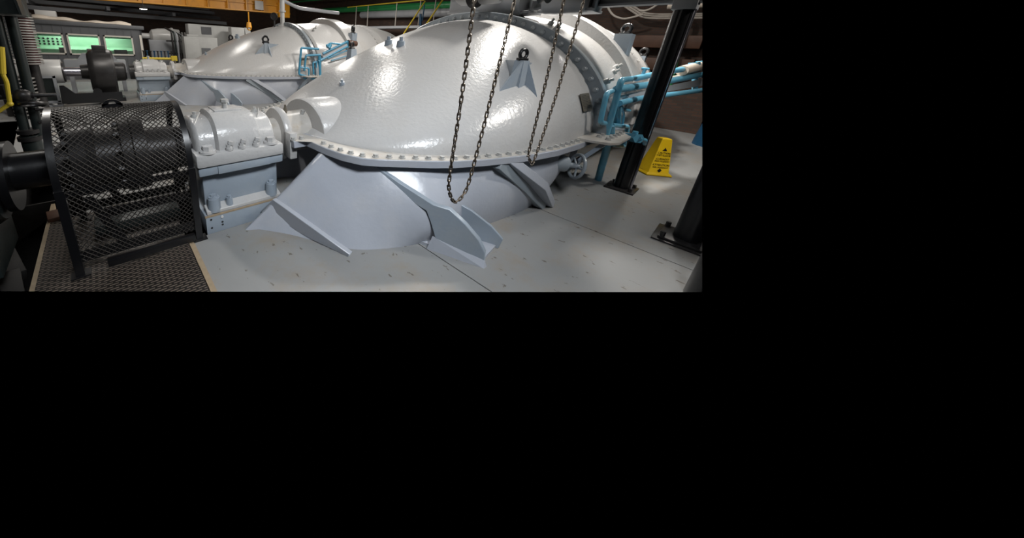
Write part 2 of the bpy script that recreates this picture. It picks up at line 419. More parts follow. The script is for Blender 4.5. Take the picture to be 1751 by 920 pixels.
# sloping foot nearer the ring
def beam(name, a, b, up, w, m, extra=0):
    a = V(a); b = V(b); d = (b-a).normalized(); up = V(up); up = (up-d*up.dot(d)).normalized(); s_ = d.cross(up)
    q = []
    for p, k in ((a, w[0]), (a*.5+b*.5, w[0]*.5+w[1]*.5+extra), (b, w[1])):
        q.append([p + s_*w[2]/2, p + s_*w[2]/2 + up*k, p - s_*w[2]/2 + up*k, p - s_*w[2]/2])
    return MB().rings(q).done(name, m, TB, 30, .006)
beam('sloping_foot', (3.06,1.42,.72), (4.10,1.26,.0), (-.15,-1,.15), (.08,.10,.11), 'ring', .02)
beam('foot_side_plate', (3.20,1.42,.74), (4.22,1.24,.0), (-.1,-1,.25), (.12,.13,.10), 'lower', .12)
# gusseted lifting lug with eye ring on the hood
lug = MB()
T = V((3.80,1.69,1.735))
for q, k in (((3.437,1.733,1.355), (-.05,-.03)), ((3.903,1.440,1.255), (.05,-.05)), ((4.057,2.039,1.724), (-.05,.05)), ((4.437,1.792,1.693), (.05,.05))):
    q = V(q); e0 = T + V((k[0], k[1], -.004)); d = V((q.x-e0.x, q.y-e0.y, 0)).normalized(); n_ = V((-d.y, d.x, 0))*.011
    lug.prism([e0-n_, q-n_, V((q.x, q.y, q.z-.3))-n_, V((e0.x, e0.y, e0.z-.7))-n_], n_*2)
lug.hull([T+V((-.055,-.045,0)), T+V((.055,-.06,0)), T+V((.055,.055,0)), T+V((-.055,.055,0)), T+V((-.085,-.07,-.45)), T+V((.085,-.09,-.45)), T+V((.08,.08,-.45)), T+V((-.08,.08,-.45))])
lug.done('lifting_lug', 'cool', TB, 25)
def eye(parent, c, R, r, yaw, name='eye_ring'):
    c = V(c)
    mb = MB().box((0,0,-.0), (R*2.6, R*1.1, .03), (0,0,yaw), .006)
    mb.torus((0,0,R*1.15), (math.cos(yaw+PI/2), math.sin(yaw+PI/2), 0), R, r, 28, 10)
    mb.cyl((0,0,0), (0,0,R*.5), r*1.3, None, 10)
    o = mb.done(name, 'black', parent, world=False); o.location = c - origin(parent); return o
eye(TB, T+V((0,0,.012)), .050, .019, -.35)
# second lug far round the hood, its ring just seen over the crown; lugs on the raised band
def pillar(c, dirv, r, h, yaw):
    c = V(c); d = V(dirv).normalized()
    mb = MB(); top = c + V((0,0,h))
    mb.hull([top+V((x, y, 0)) for x in (-r, r) for y in (-r, r)] + [c - V((0,0,.25)) + V((x*.8, y*.8, 0)) for x in (-r, r) for y in (-r, r)] + [c + V((0,-r*1.2,-.45))])
    o = mb.done('lug_pillar', 'cool', TB, 25); eye(o, top+V((0,0,.01)), .065, .026, yaw); return o
pillar((6.95, YC-2.24*math.cos(.68), ZA+1.92*math.sin(.68)-.02), (0,-1,1), .115, .22, 1.2)
pillar((8.9, YC-2.10*math.cos(.62), ZA+1.78*math.sin(.62)), (0,-1,1), .06, .06, 1.2)
T2 = V((3.80, 2*YC-1.69, 1.735))
MB().hull([T2+V((x, y, 0)) for x in (-.06,.06) for y in (-.06,.06)] + [T2+V((x*1.6, y*1.6, -.45)) for x in (-.06,.06) for y in (-.06,.06)]).done('lifting_lug', 'cool', TB, 25)
eye(TB, T2+V((0,0,.012)), .050, .019, .35)
# small studs on the hood
def stud(c, n_, r, h):
    c = V(c); n_ = V(n_)
    return MB().cyl(c-n_*.03, c+n_*h*.55, r*1.25, r, 14).cyl(c+n_*h*.5, c+n_*h, r*.55, r*.5, 6).done('hood_stud', 'cool', TB)
stud((3.637,3.714,1.843), (-.1,-.1,1), .055, .12); stud((3.558,3.372,1.833), (-.1,-.1,1), .055, .12); stud((2.523,3.397,1.287), (-.3,-.25,.9), .035, .085)
# casing studs beyond the ring
for a, x in ((.42,5.75),(.5,6.3),(.55,6.62),(1.0,5.7),(1.1,5.9)):
    c = V((x, YC-2.13*math.cos(a), ZA+1.67*math.sin(a))); n_ = V((0,-math.cos(a),math.sin(a)*1.3)).normalized()
    MB().cyl(c-n_*.05, c+n_*.05, .045, .04, 14).cyl(c+n_*.04, c+n_*.10, .02, .02, 8).done('casing_knob', 'bolt', TB)
# name plate on the hood beside the ring
pm = V((4.896,1.259,1.255)); pn = V((-0.037,-0.913,0.406)); tx = (V((1,0,0))-pn*pn.x).normalized(); tz = pn.cross(tx)
if tz.z < 0: tz = -tz
pa, pb, pc, pd = pm-tx*.17+tz*.115, pm+tx*.13+tz*.115, pm+tx*.13-tz*.115, pm-tx*.17-tz*.115
np_ = MB().prism([pa, pb, pc, pd], (pb-pa).cross(pd-pa).normalized()*-.006).done('nameplate', 'plate', TB, 30); np_['label'] = 'dull metal plate with rows of small engraved lettering'
mb = MB(); nn = (pb-pa).cross(pd-pa).normalized()
if nn.y > 0: nn = -nn
for k in range(9):
    t = .12 + .085*k; l0 = pa*(1-t)+pd*t; l1 = pb*(1-t)+pc*t
    u0, u1 = (.1, .9) if k % 3 else (.1, .6)
    p = l0*(1-u0)+l1*u0; q = l0*(1-u1)+l1*u1; dz = (pd-pa)*.018
    mb.prism([p+nn*.008, q+nn*.008, q+dz+nn*.008, p+dz+nn*.008], nn*.002)
mb.done('engraved_lines', 'ink', np_)

# ================================================================== BEARING PEDESTAL
PB = thing('bearing_pedestal', 'pale grey bolted bearing pedestal between the black mesh guard and the nearest turbine', 'bearing', (.95, YC, 0))
def mir2(f):
    for s in (-1, 1): f(s)
MB().ext((.585,YC-.34,.22), (1.335,YC+.34,.62), .01).done('pedestal_body', 'cool', PB)
MB().ext((.545,YC-.425,.585), (1.37,YC+.425,.675), .012).done('lower_flange', 'cool', PB, 30)
mb = MB().ext((.71,YC-.44,.590), (1.22,YC-.42,.665), .004); mb.done('flange_pad', 'cool', PB)
MB().ext((.53,YC-.45,.675), (1.37,YC+.45,.80), .022).done('upper_flange', 'paint', PB)
# cap: a rounded cover with a raised middle barrel
def dome_arch(x, w, h, n=24): return [(x, YC - w*math.copysign(abs(math.cos(PI*k/n))**.75, math.cos(PI*k/n)), .79 + h*math.sin(PI*k/n)**.85) for k in range(n+1)]
mb = MB().rings([dome_arch(.56,.30,.23), dome_arch(.585,.335,.265), dome_arch(.60,.34,.27), dome_arch(1.30,.34,.27), dome_arch(1.315,.335,.265), dome_arch(1.335,.30,.23)])
mb.rings([dome_arch(.72,.33,.25), dome_arch(.75,.385,.32), dome_arch(.79,.39,.325), dome_arch(1.10,.39,.325), dome_arch(1.14,.385,.32), dome_arch(1.17,.33,.25)])
mb.done('bearing_cap', 'paint', PB, 50)
mb = MB().ext((.80,YC-.12,1.09), (1.07,YC+.12,1.125), .006); mb.done('cap_lid', 'paint', PB)
MB().cyl((.93,YC-.02,1.12), (.93,YC-.02,1.19), .028, None, 16).cyl((.93,YC-.02,1.185), (.93,YC-.02,1.215), .042, .04, 6).done('lid_plug', 'bolt', PB)
for x, s in ((.64,1),(1.24,1)):
    mb = MB().tube([(x-.05,YC-.30+.10,1.02),(x,YC-.22+.10,1.075),(x+.05,YC-.1+.1,1.09)], .008, 6).cyl((x,YC-.02,1.05), (x,YC-.02,1.085), .04, .035, 12).hexa((x,YC-.02,1.08), (0,0,1), .02, .03)
    mb.done('cap_catch', 'bolt', PB)
big = MB().cyl((0,0,0), (0,0,.022), .075, .07, 24).hexa((0,0,.02), (0,0,1), .047, .045).done('cap_bolt', 'paint')
sml = MB().cyl((0,0,0), (0,0,.03), .034, None, 14).hexa((0,0,.028), (0,0,1), .026, .03).hexa((.012,0,.055), (.3,0,1), .028, .03).done('flange_bolt', 'paint')
for s in (-1, 1):
    for x in (.645, 1.255): put(big, (x, YC+s*.385, .80), PB)
    for x in (.83, .95, 1.09): put(sml, (x, YC+s*.41, .80), PB)
# sole plate with anchor bosses
MB().ext((.555,YC-.46,0.0), (1.34,YC+.46,.19), .004).done('sole_plate', 'cool', PB, 30)
MB().ext((.550,YC-.462,.178), (1.345,YC-.44,.192)).done('rusty_edge', 'rust', PB)
mb = MB().rings([[(x,YC-.435,.19),(x,YC-.435,.225),(x,YC-.33,.26),(x,YC-.33,.19)] for x in (.575,1.335)])
mb.done('base_ledge', 'paint', PB, 30, .006)
MB().rings([[(x,YC+.435,.19),(x,YC+.435,.225),(x,YC+.33,.26),(x,YC+.33,.19)] for x in (.575,1.335)]).done('base_ledge', 'paint', PB, 30, .006)
anc = MB().cyl((0,0,0), (0,0,.135), .062, .056, 22).cyl((0,0,.13), (0,0,.15), .05, .046, 22).hexa((0,0,.148), (0,0,1), .03, .022).done('anchor_boss', 'cool')
anb = MB().cyl((0,0,0), (0,0,.10), .034, .03, 16).hexa((0,0,.098), (0,0,1), .022, .022).done('dowel_boss', 'cool')
for s in (-1, 1):
    put(anc, (.655,YC+s*.39,.205), PB); put(anc, (1.245,YC+s*.385,.215), PB); put(anb, (.80,YC+s*.395,.21), PB)
mb = MB()
for x, z in ((.60,.15),(.60,.06),(.70,.095),(.70,.065)): mb.cyl((x,YC-.4605,z), (x,YC-.458,z), .011, None, 10)
mb.done('bolt_hole', 'ink', PB); MB().cyl((.70,YC-.47,.155), (.70,YC-.455,.155), .013, None, 8).done('plug_screw', 'white', PB)
MB().cyl((.44,YC,ZA-.03), (.58,YC,ZA-.03), .20, None, 28).done('oil_seal', 'iron', PB)

# ---------------- far copies of turbine and pedestal
FD = V((.15, 7.53, 0))
TF = copy_tree(TB); TF.location = TB.location + FD
TF['label'] = 'white domed turbine casing in the second row, beyond the nearest turbine'
for o in TF.children:
    for c in [o]+list(o.children):
        if c.name.startswith('eye_ring'): c.scale = (1.6,)*3
PF = copy_tree(PB); PF.location = PB.location + FD
PF['label'] = 'white bearing pedestal at the tip of the second-row turbine, beside the black coupling'
# standpipe and round cover on the far hood crown, grey tube leading right
vp = thing('vent_pipe', 'white upright vent pipe with a grey side arm on the crown of the second-row turbine', 'pipe', (5.28,10.8,2.3))
MB().cyl((5.28,10.8,2.30), (5.28,10.8,2.80), .075, None, 20).cyl((5.28,10.8,2.78), (5.28,10.8,2.83), .12, None, 20).cyl((5.28,10.8,2.83), (5.28,10.8,3.4), .085, None, 20).cyl((5.28,10.8,2.30),(5.28,10.8,2.36),.14,None,20).done('riser', 'white', vp)
MB().pipe([(5.3,10.8,3.16),(5.95,10.8,2.97),(7.7,10.8,2.98)], .06, 12, .2).done('side_arm', 'pipegrey', vp)
gauge = tag(MB().cyl((4.95,10.75,2.20), (4.95,10.75,2.52), .03, None, 12).cyl((4.90,10.66,2.60), (5.0,10.84,2.60), .11, None, 24).torus((4.895,10.65,2.60), (1,1.8,0), .11, .018, 24, 8).done('dial_gauge', 'iron'),
            'round dark gauge on a stalk beside the white vent pipe on the far turbine', 'gauge')

# ================================================================== COUPLING GUARD
CG = thing('coupling_guard', 'black expanded-metal mesh guard standing over the shaft coupling at left front', 'guard', (.05, YC, 0))
GX0, GX1, GY, GR, GZ = -.40, .50, .48, .48, .74
def gpath(u):    # 0..1 along the guard profile, front bottom -> over -> back bottom
    L1, L2 = GZ-.10, PI*GR; L = 2*L1+L2; s = u*L
    if s < L1: return (YC-GY, .10+s)
    if s < L1+L2: a = (s-L1)/GR; return (YC-GR*math.cos(a), GZ+GR*.985*math.sin(a))
    return (YC+GY, GZ-(s-L1-L2))
GL = 2*(GZ-.10)+PI*GR
mb = MB()
pit = .039; nx = .90
N = 100
cnt = int((nx+GL)/pit)
for sgn in (1, -1):
    k = -int(GL*.9/pit)
    for i in range(k, int(nx/pit)+int(GL*.9/pit)+1):
        pts = []
        for j in range(N+1):
            u = j/N; x = (i*pit + sgn*(u-.5)*GL*.9)
            if 0 <= x <= nx and u < .70:
                y, z = gpath(u); pts.append((GX0+x, y, z))
        if len(pts) > 1: mb.tube(pts, .0037, 4)
mb.done('wire_mesh', 'mesh', CG)
mb = MB()
for x in (GX0, GX1):
    row = [gpath(i/60) for i in range(61)]
    q = []
    for i, (y, z) in enumerate(row):
        y0, z0 = row[max(0, i-1)]; y1, z1 = row[min(60, i+1)]
        t = V((0, y1-y0, z1-z0)).normalized(); n_ = V((0, -t.z, t.y)); s_ = .05 if x == GX0 else -.05
        p = V((x, y, z))
        q.append([p+n_*.006, p+n_*.006+V((s_*.9,0,0)), p-n_*.006+V((s_*.9,0,0)), p-n_*.006+V((s_*.12,0,0)), p-n_*.05+V((s_*.12,0,0)), p-n_*.05])
    mb = MB(); mb.rings(q); mb.done('end_arch', 'black', CG)
for x in (GX0, GX1-.05):
    for s in (-1, 1):
        zb = 0 if x == GX0 else .0
        MB().ext((x,YC+s*GY-.03,zb), (x+.055,YC+s*GY+.03,.72)).ext((x-.03,YC+s*GY-.05,0), (x+.09,YC+s*GY+.05,.012)).done('leg', 'black', CG)
for s in (-1, 1):
    for z, h in ((.645,.05),(.10,.09)):
        MB().ext((GX0,YC+s*(GY-.018)-.008,z), (GX1,YC+s*(GY-.018)+.008,z+h)).done('side_rail', 'black', CG)
    MB().ext((-.20,YC+s*GY-.05,.02), (GX1-.06,YC+s*GY-.0,.085), .004).done('foot_rail', 'black', CG)
    p, e = slab([(-.26,YC+s*(GY-.02),.62),(-.20,YC+s*(GY-.02),.62),(-.02,YC+s*(GY-.02),.12),(-.09,YC+s*(GY-.02),.12)], .02, (1,0)); MB().prism(p, e).done('brace', 'black', CG)
MB().ext((GX0+.2,YC-GY+.03,.42), (GX1,YC-GY+.09,.47)).done('inner_bar', 'black', CG)
mb = MB(); prof = [(.02+.07*math.cos(a), YC-.06, 1.215+.06*math.sin(a)) for a in [PI*i/12 for i in range(13)]]
hole = [(.02+.024*math.cos(a), YC-.06, 1.238+.024*math.sin(a)) for a in [PI*i/12 for i in range(13)]]
ring = []
for k in range(12):
    mb.rings([[prof[k], prof[k+1], hole[k+1], hole[k]], [V(prof[k])+V((0,.015,0)), V(prof[k+1])+V((0,.015,0)), V(hole[k+1])+V((0,.015,0)), V(hole[k])+V((0,.015,0))]])
mb.ext((-.05,YC-.06,1.205), (.09,YC-.045,1.240)); mb.done('lifting_tab', 'black', CG)

# coupling inside
SC_ = thing('shaft_coupling', 'dark bolted shaft coupling seen through the black mesh guard', 'coupling', (.05, YC, ZA-.03))
def lathx(name, x0, prof, m, parent, n=40, y=YC, z=ZA-.03): return MB().lathe((x0,y,z), (1,0,0), prof, n).done(name, m, parent)
lathx('left_hub', -.40, [(0,.10),(0,.17),(.10,.17),(.10,.29),(.20,.30),(.205,.10)], 'iron', SC_)
lathx('spacer_drum', -.20, [(0,.2),(0,.30),(.05,.31),(.06,.25),(.22,.25),(.23,.33),(.30,.335),(.31,.2)], 'iron', SC_)
lathx('right_hub', .11, [(0,.1),(0,.33),(.09,.32),(.10,.22),(.32,.21),(.33,.1)], 'iron', SC_)
cb = MB().hexa((0,0,0), (-1,0,0), .024, .035).cyl((0,0,0), (.03,0,0), .02, None, 8).done('coupling_bolt', 'iron')
for k in range(12):
    a = 2*PI*k/12+.1
    put(cb, (-.30, YC+.24*math.cos(a), ZA-.03+.24*math.sin(a)), SC_); put(cb, (.02, YC+.285*math.cos(a), ZA-.03+.285*math.sin(a)), SC_)
# coupling stand under guard
bf = tag(MB().ext((-.28,YC+.05,.0), (.42,YC+.30,.10), .01).done('steel_plinth', 'drum'), 'low dark steel plinth on the floor inside the mesh guard', 'plinth')
# drive shaft and generator end at far left
ds = tag(MB().cyl((-.66,YC,ZA-.05), (-.36,YC,ZA-.05), .145, None, 32).done('drive_shaft', 'black'), 'short thick black shaft entering the mesh guard from the left', 'shaft')
GN = thing('generator', 'dark slate cylindrical generator end at the left edge beside the mesh guard', 'generator', (-1.2, YC, 0))
lathx('end_flange', -.70, [(0,.12),(0,.27),(.05,.27),(.05,.12)], 'black', GN, 40, YC, ZA-.08)
lathx('generator_shell', -2.0, [(0,.3),(0,.335),(1.22,.335),(1.27,.30),(1.27,.2)], 'drum', GN, 48, YC, ZA-.09)
MB().ext((-2.0,YC-.30,.05), (-.80,YC+.30,.42), .01).done('generator_base', 'drum', GN)

# ================================================================== FAR DRIVE LINE
yf = YC+7.53
FC = thing('shaft_coupling', 'big black round coupling housing in front of the control booth windows', 'coupling', (0.02, yf, 0))
lathx('coupling_drum', -.28, [(0,.1),(0,.48),(.06,.56),(.14,.60),(.50,.60),(.55,.55),(.56,.1)], 'iron', FC, 44, yf, .76)
lathx('coupling_hub', .25, [(0,.1),(0,.25),(.22,.24),(.26,.2)], 'iron', FC, 30, yf, .78)
lathx('inlet_hub', -.45, [(0,.1),(0,.17),(.2,.2)], 'iron', FC, 30, yf, .78)
MB().ext((-.10,yf-.18,.1), (.22,yf+.18,.40), .02).done('coupling_foot', 'iron', FC)
MB().ext((-.14,yf-.1,1.30), (.14,yf+.1,1.46), .01).done('top_box', 'iron', FC)
fs = tag(MB().cyl((-.82,yf,.78), (-.42,yf,.78), .115, None, 28).done('drive_shaft', 'steel'), 'bright lilac-grey steel shaft between the white bearing cylinder and the black coupling', 'shaft')
FB = thing('outboard_bearing', 'white horizontal bearing cylinder on a pale stand at the left end of the far shaft', 'bearing', (-1.2, yf, 0))
lathx('bearing_shell', -1.62, [(0,.1),(0,.29),(.82,.29),(.82,.12)], 'white', FB, 40, yf, .80)
lathx('inner_race', -.815, [(0,.1),(0,.245),(.05,.245),(.05,.1)], 'iron', FB, 30, yf, .78)
mb = MB()
for x in (-1.36, -.98): mb.ext((x,yf-.46,.10), (x+.06,yf-.40,.74))
mb.ext((-1.36,yf-.46,.08), (-.92,yf-.2,.14)); mb.ext((-1.40,yf-.50,.0), (-.90,yf-.1,.05)); mb.ext((-1.36,yf-.46,.68), (-.92,yf-.42,.74))
mb.done('stand_frame', 'pipegrey', FB, 30, .004); MB().ext((-1.31,yf-.43,.14), (-.97,yf-.40,.69)).done('stand_panel', 'dgreen', FB)
MB().cyl((-1.27,yf-.5,.05), (-1.27,yf-.5,.08), .05, None, 12).cyl((-1.04,yf-.5,.05), (-1.04,yf-.5,.08), .05, None, 12).done('stand_bolt', 'white', FB)
fr = tag(MB().prism([(-.88,yf-.62,.52),(-.80,yf-.62,.52),(-.62,yf-.62,.32),(.32,yf-.62,.32),(.32,yf-.62,.08),(-.9,yf-.62,.08)], (0,.06,0)).cyl((-.18,yf-.64,.34),(-.18,yf-.5,.34),.09,None,20).ext((-.85,yf-.2,.0),(.40,yf+.2,.1)).done('bed_frame', 'black'),
         'low black bed frame in front of the far black coupling', 'frame')
dc = tag(MB().ext((-.85,12.4,.60), (.62,12.9,.98), .01).prism([(-.55,12.4,.97),(.42,12.4,.97),(.30,12.4,1.16),(-.42,12.4,1.16)], (0,.5,0)).cyl((-.12,12.4,1.16),(-.12,12.4,1.30),.16,None,16).ext((-.80,12.45,0),(-.70,12.8,.6)).ext((.45,12.45,0),(.55,12.8,.6)).done('air_duct', 'pipegrey'),
         'grey metal duct with a peaked top between the black coupling and the control booth', 'duct')

# ================================================================== CONTROL BOOTH
CY = 16.0
CB = thing('control_booth', 'grey panelled control booth with three lit windows at far left', 'booth', (-.2, CY, 0))
WX = [(-1.86,-.955),(-.86,.10),(.22,1.16)]; WZ0, WZ1 = .93, 1.68
mb = MB(); X0, X1, ZT = -2.6, 1.5, 2.10
mb.ext((X0,CY,0), (X1,CY+.1,WZ0)); mb.ext((X0,CY,WZ1), (X1,CY+.1,ZT-.12))
e_ = [X0]+[v for w in WX for v in w]+[X1]
for i in range(0, len(e_), 2): mb.ext((e_[i],CY,WZ0), (e_[i+1],CY+.1,WZ1))
for k in range(16): mb.ext((X0+.1+k*.26,CY-.012,0), (X0+.118+k*.26,CY,WZ0-.03)); mb.ext((X0+.1+k*.26,CY-.012,WZ1+.03), (X0+.118+k*.26,CY,ZT-.14))
mb.done('front_panel', 'booth', CB, 30)
MB().ext((X0,CY-.05,ZT-.14), (X1+.1,CY+3.0,ZT), .01).done('roof', 'booth', CB)
MB().ext((X1-.08,CY,0), (X1,CY+3,ZT-.14)).done('side_panel', 'booth', CB)
MB().ext((X0,CY+2.9,0), (X1,CY+3,ZT-.14)).done('rear_panel', 'panelgreen', CB)
MB().ext((X1-.10,CY-.03,0), (X1-.02,CY+.02,1.75)).done('corner_post', 'frame', CB)
for a, b in WX:
    mb = MB(); t = .05
    mb.ext((a,CY-.03,WZ0), (b,CY+.02,WZ0+t)); mb.ext((a,CY-.03,WZ1-t), (b,CY+.02,WZ1)); mb.ext((a,CY-.03,WZ0), (a+t,CY+.02,WZ1)); mb.ext((b-t,CY-.03,WZ0), (b,CY+.02,WZ1))
    w = mb.done('window_frame', 'frame', CB); MB().ext((a+t,CY+.0,WZ0+t), (b-t,CY+.006,WZ1-t)).done('pane', 'glass', w)
CD = thing('control_desk', 'green control panel with rows of dials inside the lit booth', 'control panel', (-.3, CY+1.0, 0))
MB().ext((-2.3,CY+1.2,.2), (1.3,CY+1.6,1.55), .01).done('desk_cabinet', 'panelgreen', CD)
MB().prism([(-2.3,CY+.75,1.06),(1.3,CY+.75,1.06),(1.3,CY+1.2,1.16),(-2.3,CY+1.2,1.16)], (0,0,.03)).ext((-2.3,CY+.8,.2),(1.3,CY+1.2,1.06)).done('desk_top', 'panelgreen', CD)
dl = MB().cyl((0,0,0), (0,-.02,0), .035, None, 12).done('dial', 'ink')
for r in range(3):
    for k in range(9): put(dl, (-2.0+.13*k, CY+1.2, 1.25+.10*r), CD)
MB().ext((-1.2,CY+.73,.95), (-.95,CY+.75,1.15)).ext((.5,CY+.73,.9),(.95,CY+.75,1.12)).done('desk_recess', 'iron', CD)
lp = tag(MB().ext((-1.6,CY+.5,1.84), (1.0,CY+.7,1.88)).done('tube_light', 'boothlamp'), 'bright tube light under the ceiling inside the control booth', 'light')
tr = MB(); q = []
for i in range(31):
    t = i/30; x = -1.75+2.95*t; r = .10+.04*math.sin(9*t)+.03*math.sin(23*t)
    q.append([(x, CY+.35+r*2*math.cos(a), ZT+max(0, r*.85*math.sin(a)+.05*(1-t))+.004) for a in [2*PI*k/12 for k in range(12)]])
tag(tr.rings(q).done('dust_sheet', 'wood'), 'crumpled pale dust sheet lying along the roof of the control booth', 'sheet')
tag(MB().ext((-1.62,CY+.6,ZT+.0), (-1.05,CY+1.0,ZT+.34), .01).done('carton', 'white'), 'white box standing on the control booth roof above the dust sheet', 'box')

# ================================================================== FURTHER BACKGROUND
TT = thing('steam_turbine', 'small distant white turbine right of the control booth, beyond its corner', 'turbine', (2.9, 20, 0))
MB().lathe((1.7,20,1.72), (1,0,0), [(0,.1),(0,.14),(.5,.14),(.52,.2),(.62,.33),(.9,.40),(1.5,.44),(1.52,.48),(1.6,.48),(1.62,.43),(1.9,.40),(1.95,.2)], 32).done('turbine_shell', 'white', TT)
MB().ext((2.1,19.6,0), (3.4,20.4,1.55), .02).done('turbine_base', 'pipegrey', TT)
for k in range(4): MB().cyl((3.5+.14*k,19.7,.9), (3.42+.14*k,19.7,2.0), .05, None, 10).done('drain_pipe', 'fin', TT)
DC = thing('pipe_rack', 'dark rack of upright pipes between the small distant turbine and the white cabinet', 'pipes', (3.5, 18.2, 0))
for k in range(6): MB().pipe([(2.95+.11*k,18.2,0),(2.95+.11*k,18.2,2.0-.05*k),(2.75+.11*k,18.6,2.15-.05*k)], .045, 8, .1).done('upright_pipe', ('iron','dgreen','pipegrey')[k % 3], DC)
MB().ext((2.7,18.35,.9), (3.6,18.42,.98)).ext((2.7,18.35,1.5), (3.6,18.42,1.58)).done('rack_bar', 'iron', DC)
VM = thing('valve_manifold', 'row of dark valve stems behind a yellow pipe, right of the booth corner', 'valves', (2.0, 15.5, 0))
MB().cyl((1.35,15.5,.86), (2.6,15.5,.86), .05, None, 12).ext((2.38,15.4,.78),(2.6,15.6,.98)).done('yellow_header', 'dyellow', VM)
for k in range(9):
    MB().cyl((1.42+.125*k,15.5,.9), (1.42+.125*k,15.5,1.14), .025, None, 8).cyl((1.42+.125*k,15.5,1.14), (1.42+.125*k,15.5,1.17), .05, None, 10).done('valve_stem', 'tarp' if k % 2 else 'iron', VM)
for x in (1.4, 2.5): MB().ext((x,15.45,0), (x+.06,15.55,.86)).done('manifold_post', 'iron', VM)
CBN = thing('switch_cabinet', 'white electrical cabinet behind the second-row turbine hood', 'cabinet', (3.8, 17, 0))
MB().ext((3.25,17,0), (4.75,17.6,1.80), .01).done('cabinet_body', 'offwhite', CBN); MB().ext((3.3,16.985,.1), (3.9,17,1.7), .004).done('door', 'offwhite', CBN); MB().ext((3.98,16.98,.8), (4.4,17,1.3)).done('cabinet_vent', 'booth', CBN)
MB().ext((3.4,17.05,1.80), (3.9,17.5,1.90), .01).done('cabinet_hood', 'offwhite', CBN)
AC = thing('air_conditioner', 'cream air-conditioning unit standing behind the white cabinet', 'air conditioner', (4.4, 18.3, 0))
MB().ext((3.75,18.3,0), (6.6,19.0,2.42), .02).done('unit_body', 'offwhite', AC); MB().ext((4.35,18.28,1.95), (4.85,18.3,2.32)).done('unit_grille', 'dark', AC)
tag(MB().ext((5.6,17.4,0), (6.3,17.9,2.38), .02).prism([(6.6,17.4,0),(6.9,17.4,0),(6.6,17.4,2.4),(6.3,17.4,2.4)], (0,.4,0)).done('panel_stack', 'offwhite'), 'white leaning panel beside the cream unit above the far hood', 'panel')
hk = tag(MB().cyl((6.1,16.2,2.38), (6.1,16.2,2.62), .14, .10, 16).cyl((6.1,16.2,2.62), (6.1,16.2,3.1), .03, None, 8).torus((6.1,16.2,2.36),(0,1,0),.09,.035,16,8).done('crane_hook', 'crane'), 'orange crane hook block hanging under the yellow girder', 'hook')
# yellow crane girder (runs across the hall)
KG = thing('crane_girder', 'long yellow crane girder crossing the top left of the hall', 'crane', (3, 19, 3.4))
ga, gb = V((-4,19,3.02)), V((9.7,19,3.42))
def along(t, dy, dz): return ga*(1-t)+gb*t+V((0,dy,dz))
MB().rings([[along(t,-.03,.06), along(t,-.03,.85), along(t,.03,.85), along(t,.03,.06)] for t in (0,1)]).done('girder_web', 'crane', KG)
for z in (0, .42, .85): MB().rings([[along(t,-.25 if z != .42 else -.12,z), along(t,-.25 if z != .42 else -.12,z+.06), along(t,.25,z+.06), along(t,.25,z)] for t in (0,1)]).done('girder_flange', 'crane', KG)
for k in range(11):
    t = .2+.075*k; MB().rings([[along(t+s,-.22,zz) for s in (0,.003)]+[along(t+s,-.03,zz) for s in (.003,0)] for zz in (.06,.85)]).done('stiffener', 'crane', KG)
MB().ext((7.45,18.70,3.48), (7.95,18.74,3.95)).done('capacity_plate', 'fin', KG)
MB().ext((8.9,18.6,3.2), (9.6,19.4,4.0), .02).done('end_truck', 'crane', KG)
cl = tag(MB().lathe((1.58,15,2.80), (0,0,-1), [(0,.05),(.06,.14),(.10,.14)], 20).cyl((1.58,15,2.79),(1.58,15,4.5),.012,None,6).done('hanging_lamp', 'iron'), 'small bright lamp hanging from the dark ceiling over the booth', 'lamp')
o = MB().cyl((1.58,15,2.695), (1.58,15,2.70), .12, None, 20).done('lamp_face', 'lamp', None); o.parent = cl
# east wall with pipes along it
for nm, y0, y1, z, r, m, lb in (('pipe', 9.0, 21, 4.0, .17, 'green', 'green pipe running along the brick wall above the catwalk'), ('pipe', 9.0, 16.5, 3.62, .20, 'pipegrey', 'thick grey pipe under the green pipe behind the catwalk')):
    k = .0 if m == 'green' else .0
    tag(MB().cyl((13.6,y0,z-.14 if m == 'green' else z-.10), (13.6,y1,z+.12 if m == 'green' else z+.05), r, None, 20).done(nm, m), lb, 'pipe')
fl_ = tag(MB().cyl((13.55,9.25,3.72), (13.55,9.25,4.1), .1, None, 14).cyl((13.5,9.05,3.62), (13.5,9.25,3.62), .30, None, 20).done('pipe_joint', 'dgreen'), 'dark flanged joint at the right end of the grey wall pipe', 'pipe joint')
pb_ = tag(MB().cyl((13.0,13.0,4.62),(13.0,25.9,4.90),.06,None,10).done('pipe', 'green'), 'thin green pipe running under the yellow crane girder', 'pipe')
KW = thing('catwalk', 'grey catwalk with thin handrail behind the nearest turbine dome', 'catwalk', (13, 13, 0))
MB().ext((12.7,9.0,2.78), (13.4,16.3,2.90)).done('deck', 'pipegrey', KW)
MB().cyl((12.72,16.9,4.05), (12.72,10.8,4.05), .028, None, 8).done('handrail', 'dyellow', KW)
for y in (16.0, 14.9, 12.6, 11.0, 10.1): MB().cyl((12.72,y,2.9), (12.72,y,4.05 if y > 10.8 else 4.3), .025, None, 8).done('rail_post', 'cond', KW)
for y in (15.5, 10.0): MB().ext((12.9,y,0), (13.05,y+.15,2.78)).done('support_leg', 'dark', KW)
SR = thing('stair_handrails', 'pair of sloping yellow stair handrails leading up to the catwalk', 'handrail', (11, 11, 0))
MB().cyl((11.200,10.531,2.370), (12.700,10.713,3.989), .032, None, 8).done('handrail', 'dyellow', SR)
MB().cyl((10.800,9.088,2.543), (12.400,9.471,3.919), .032, None, 8).done('handrail', 'dyellow', SR)
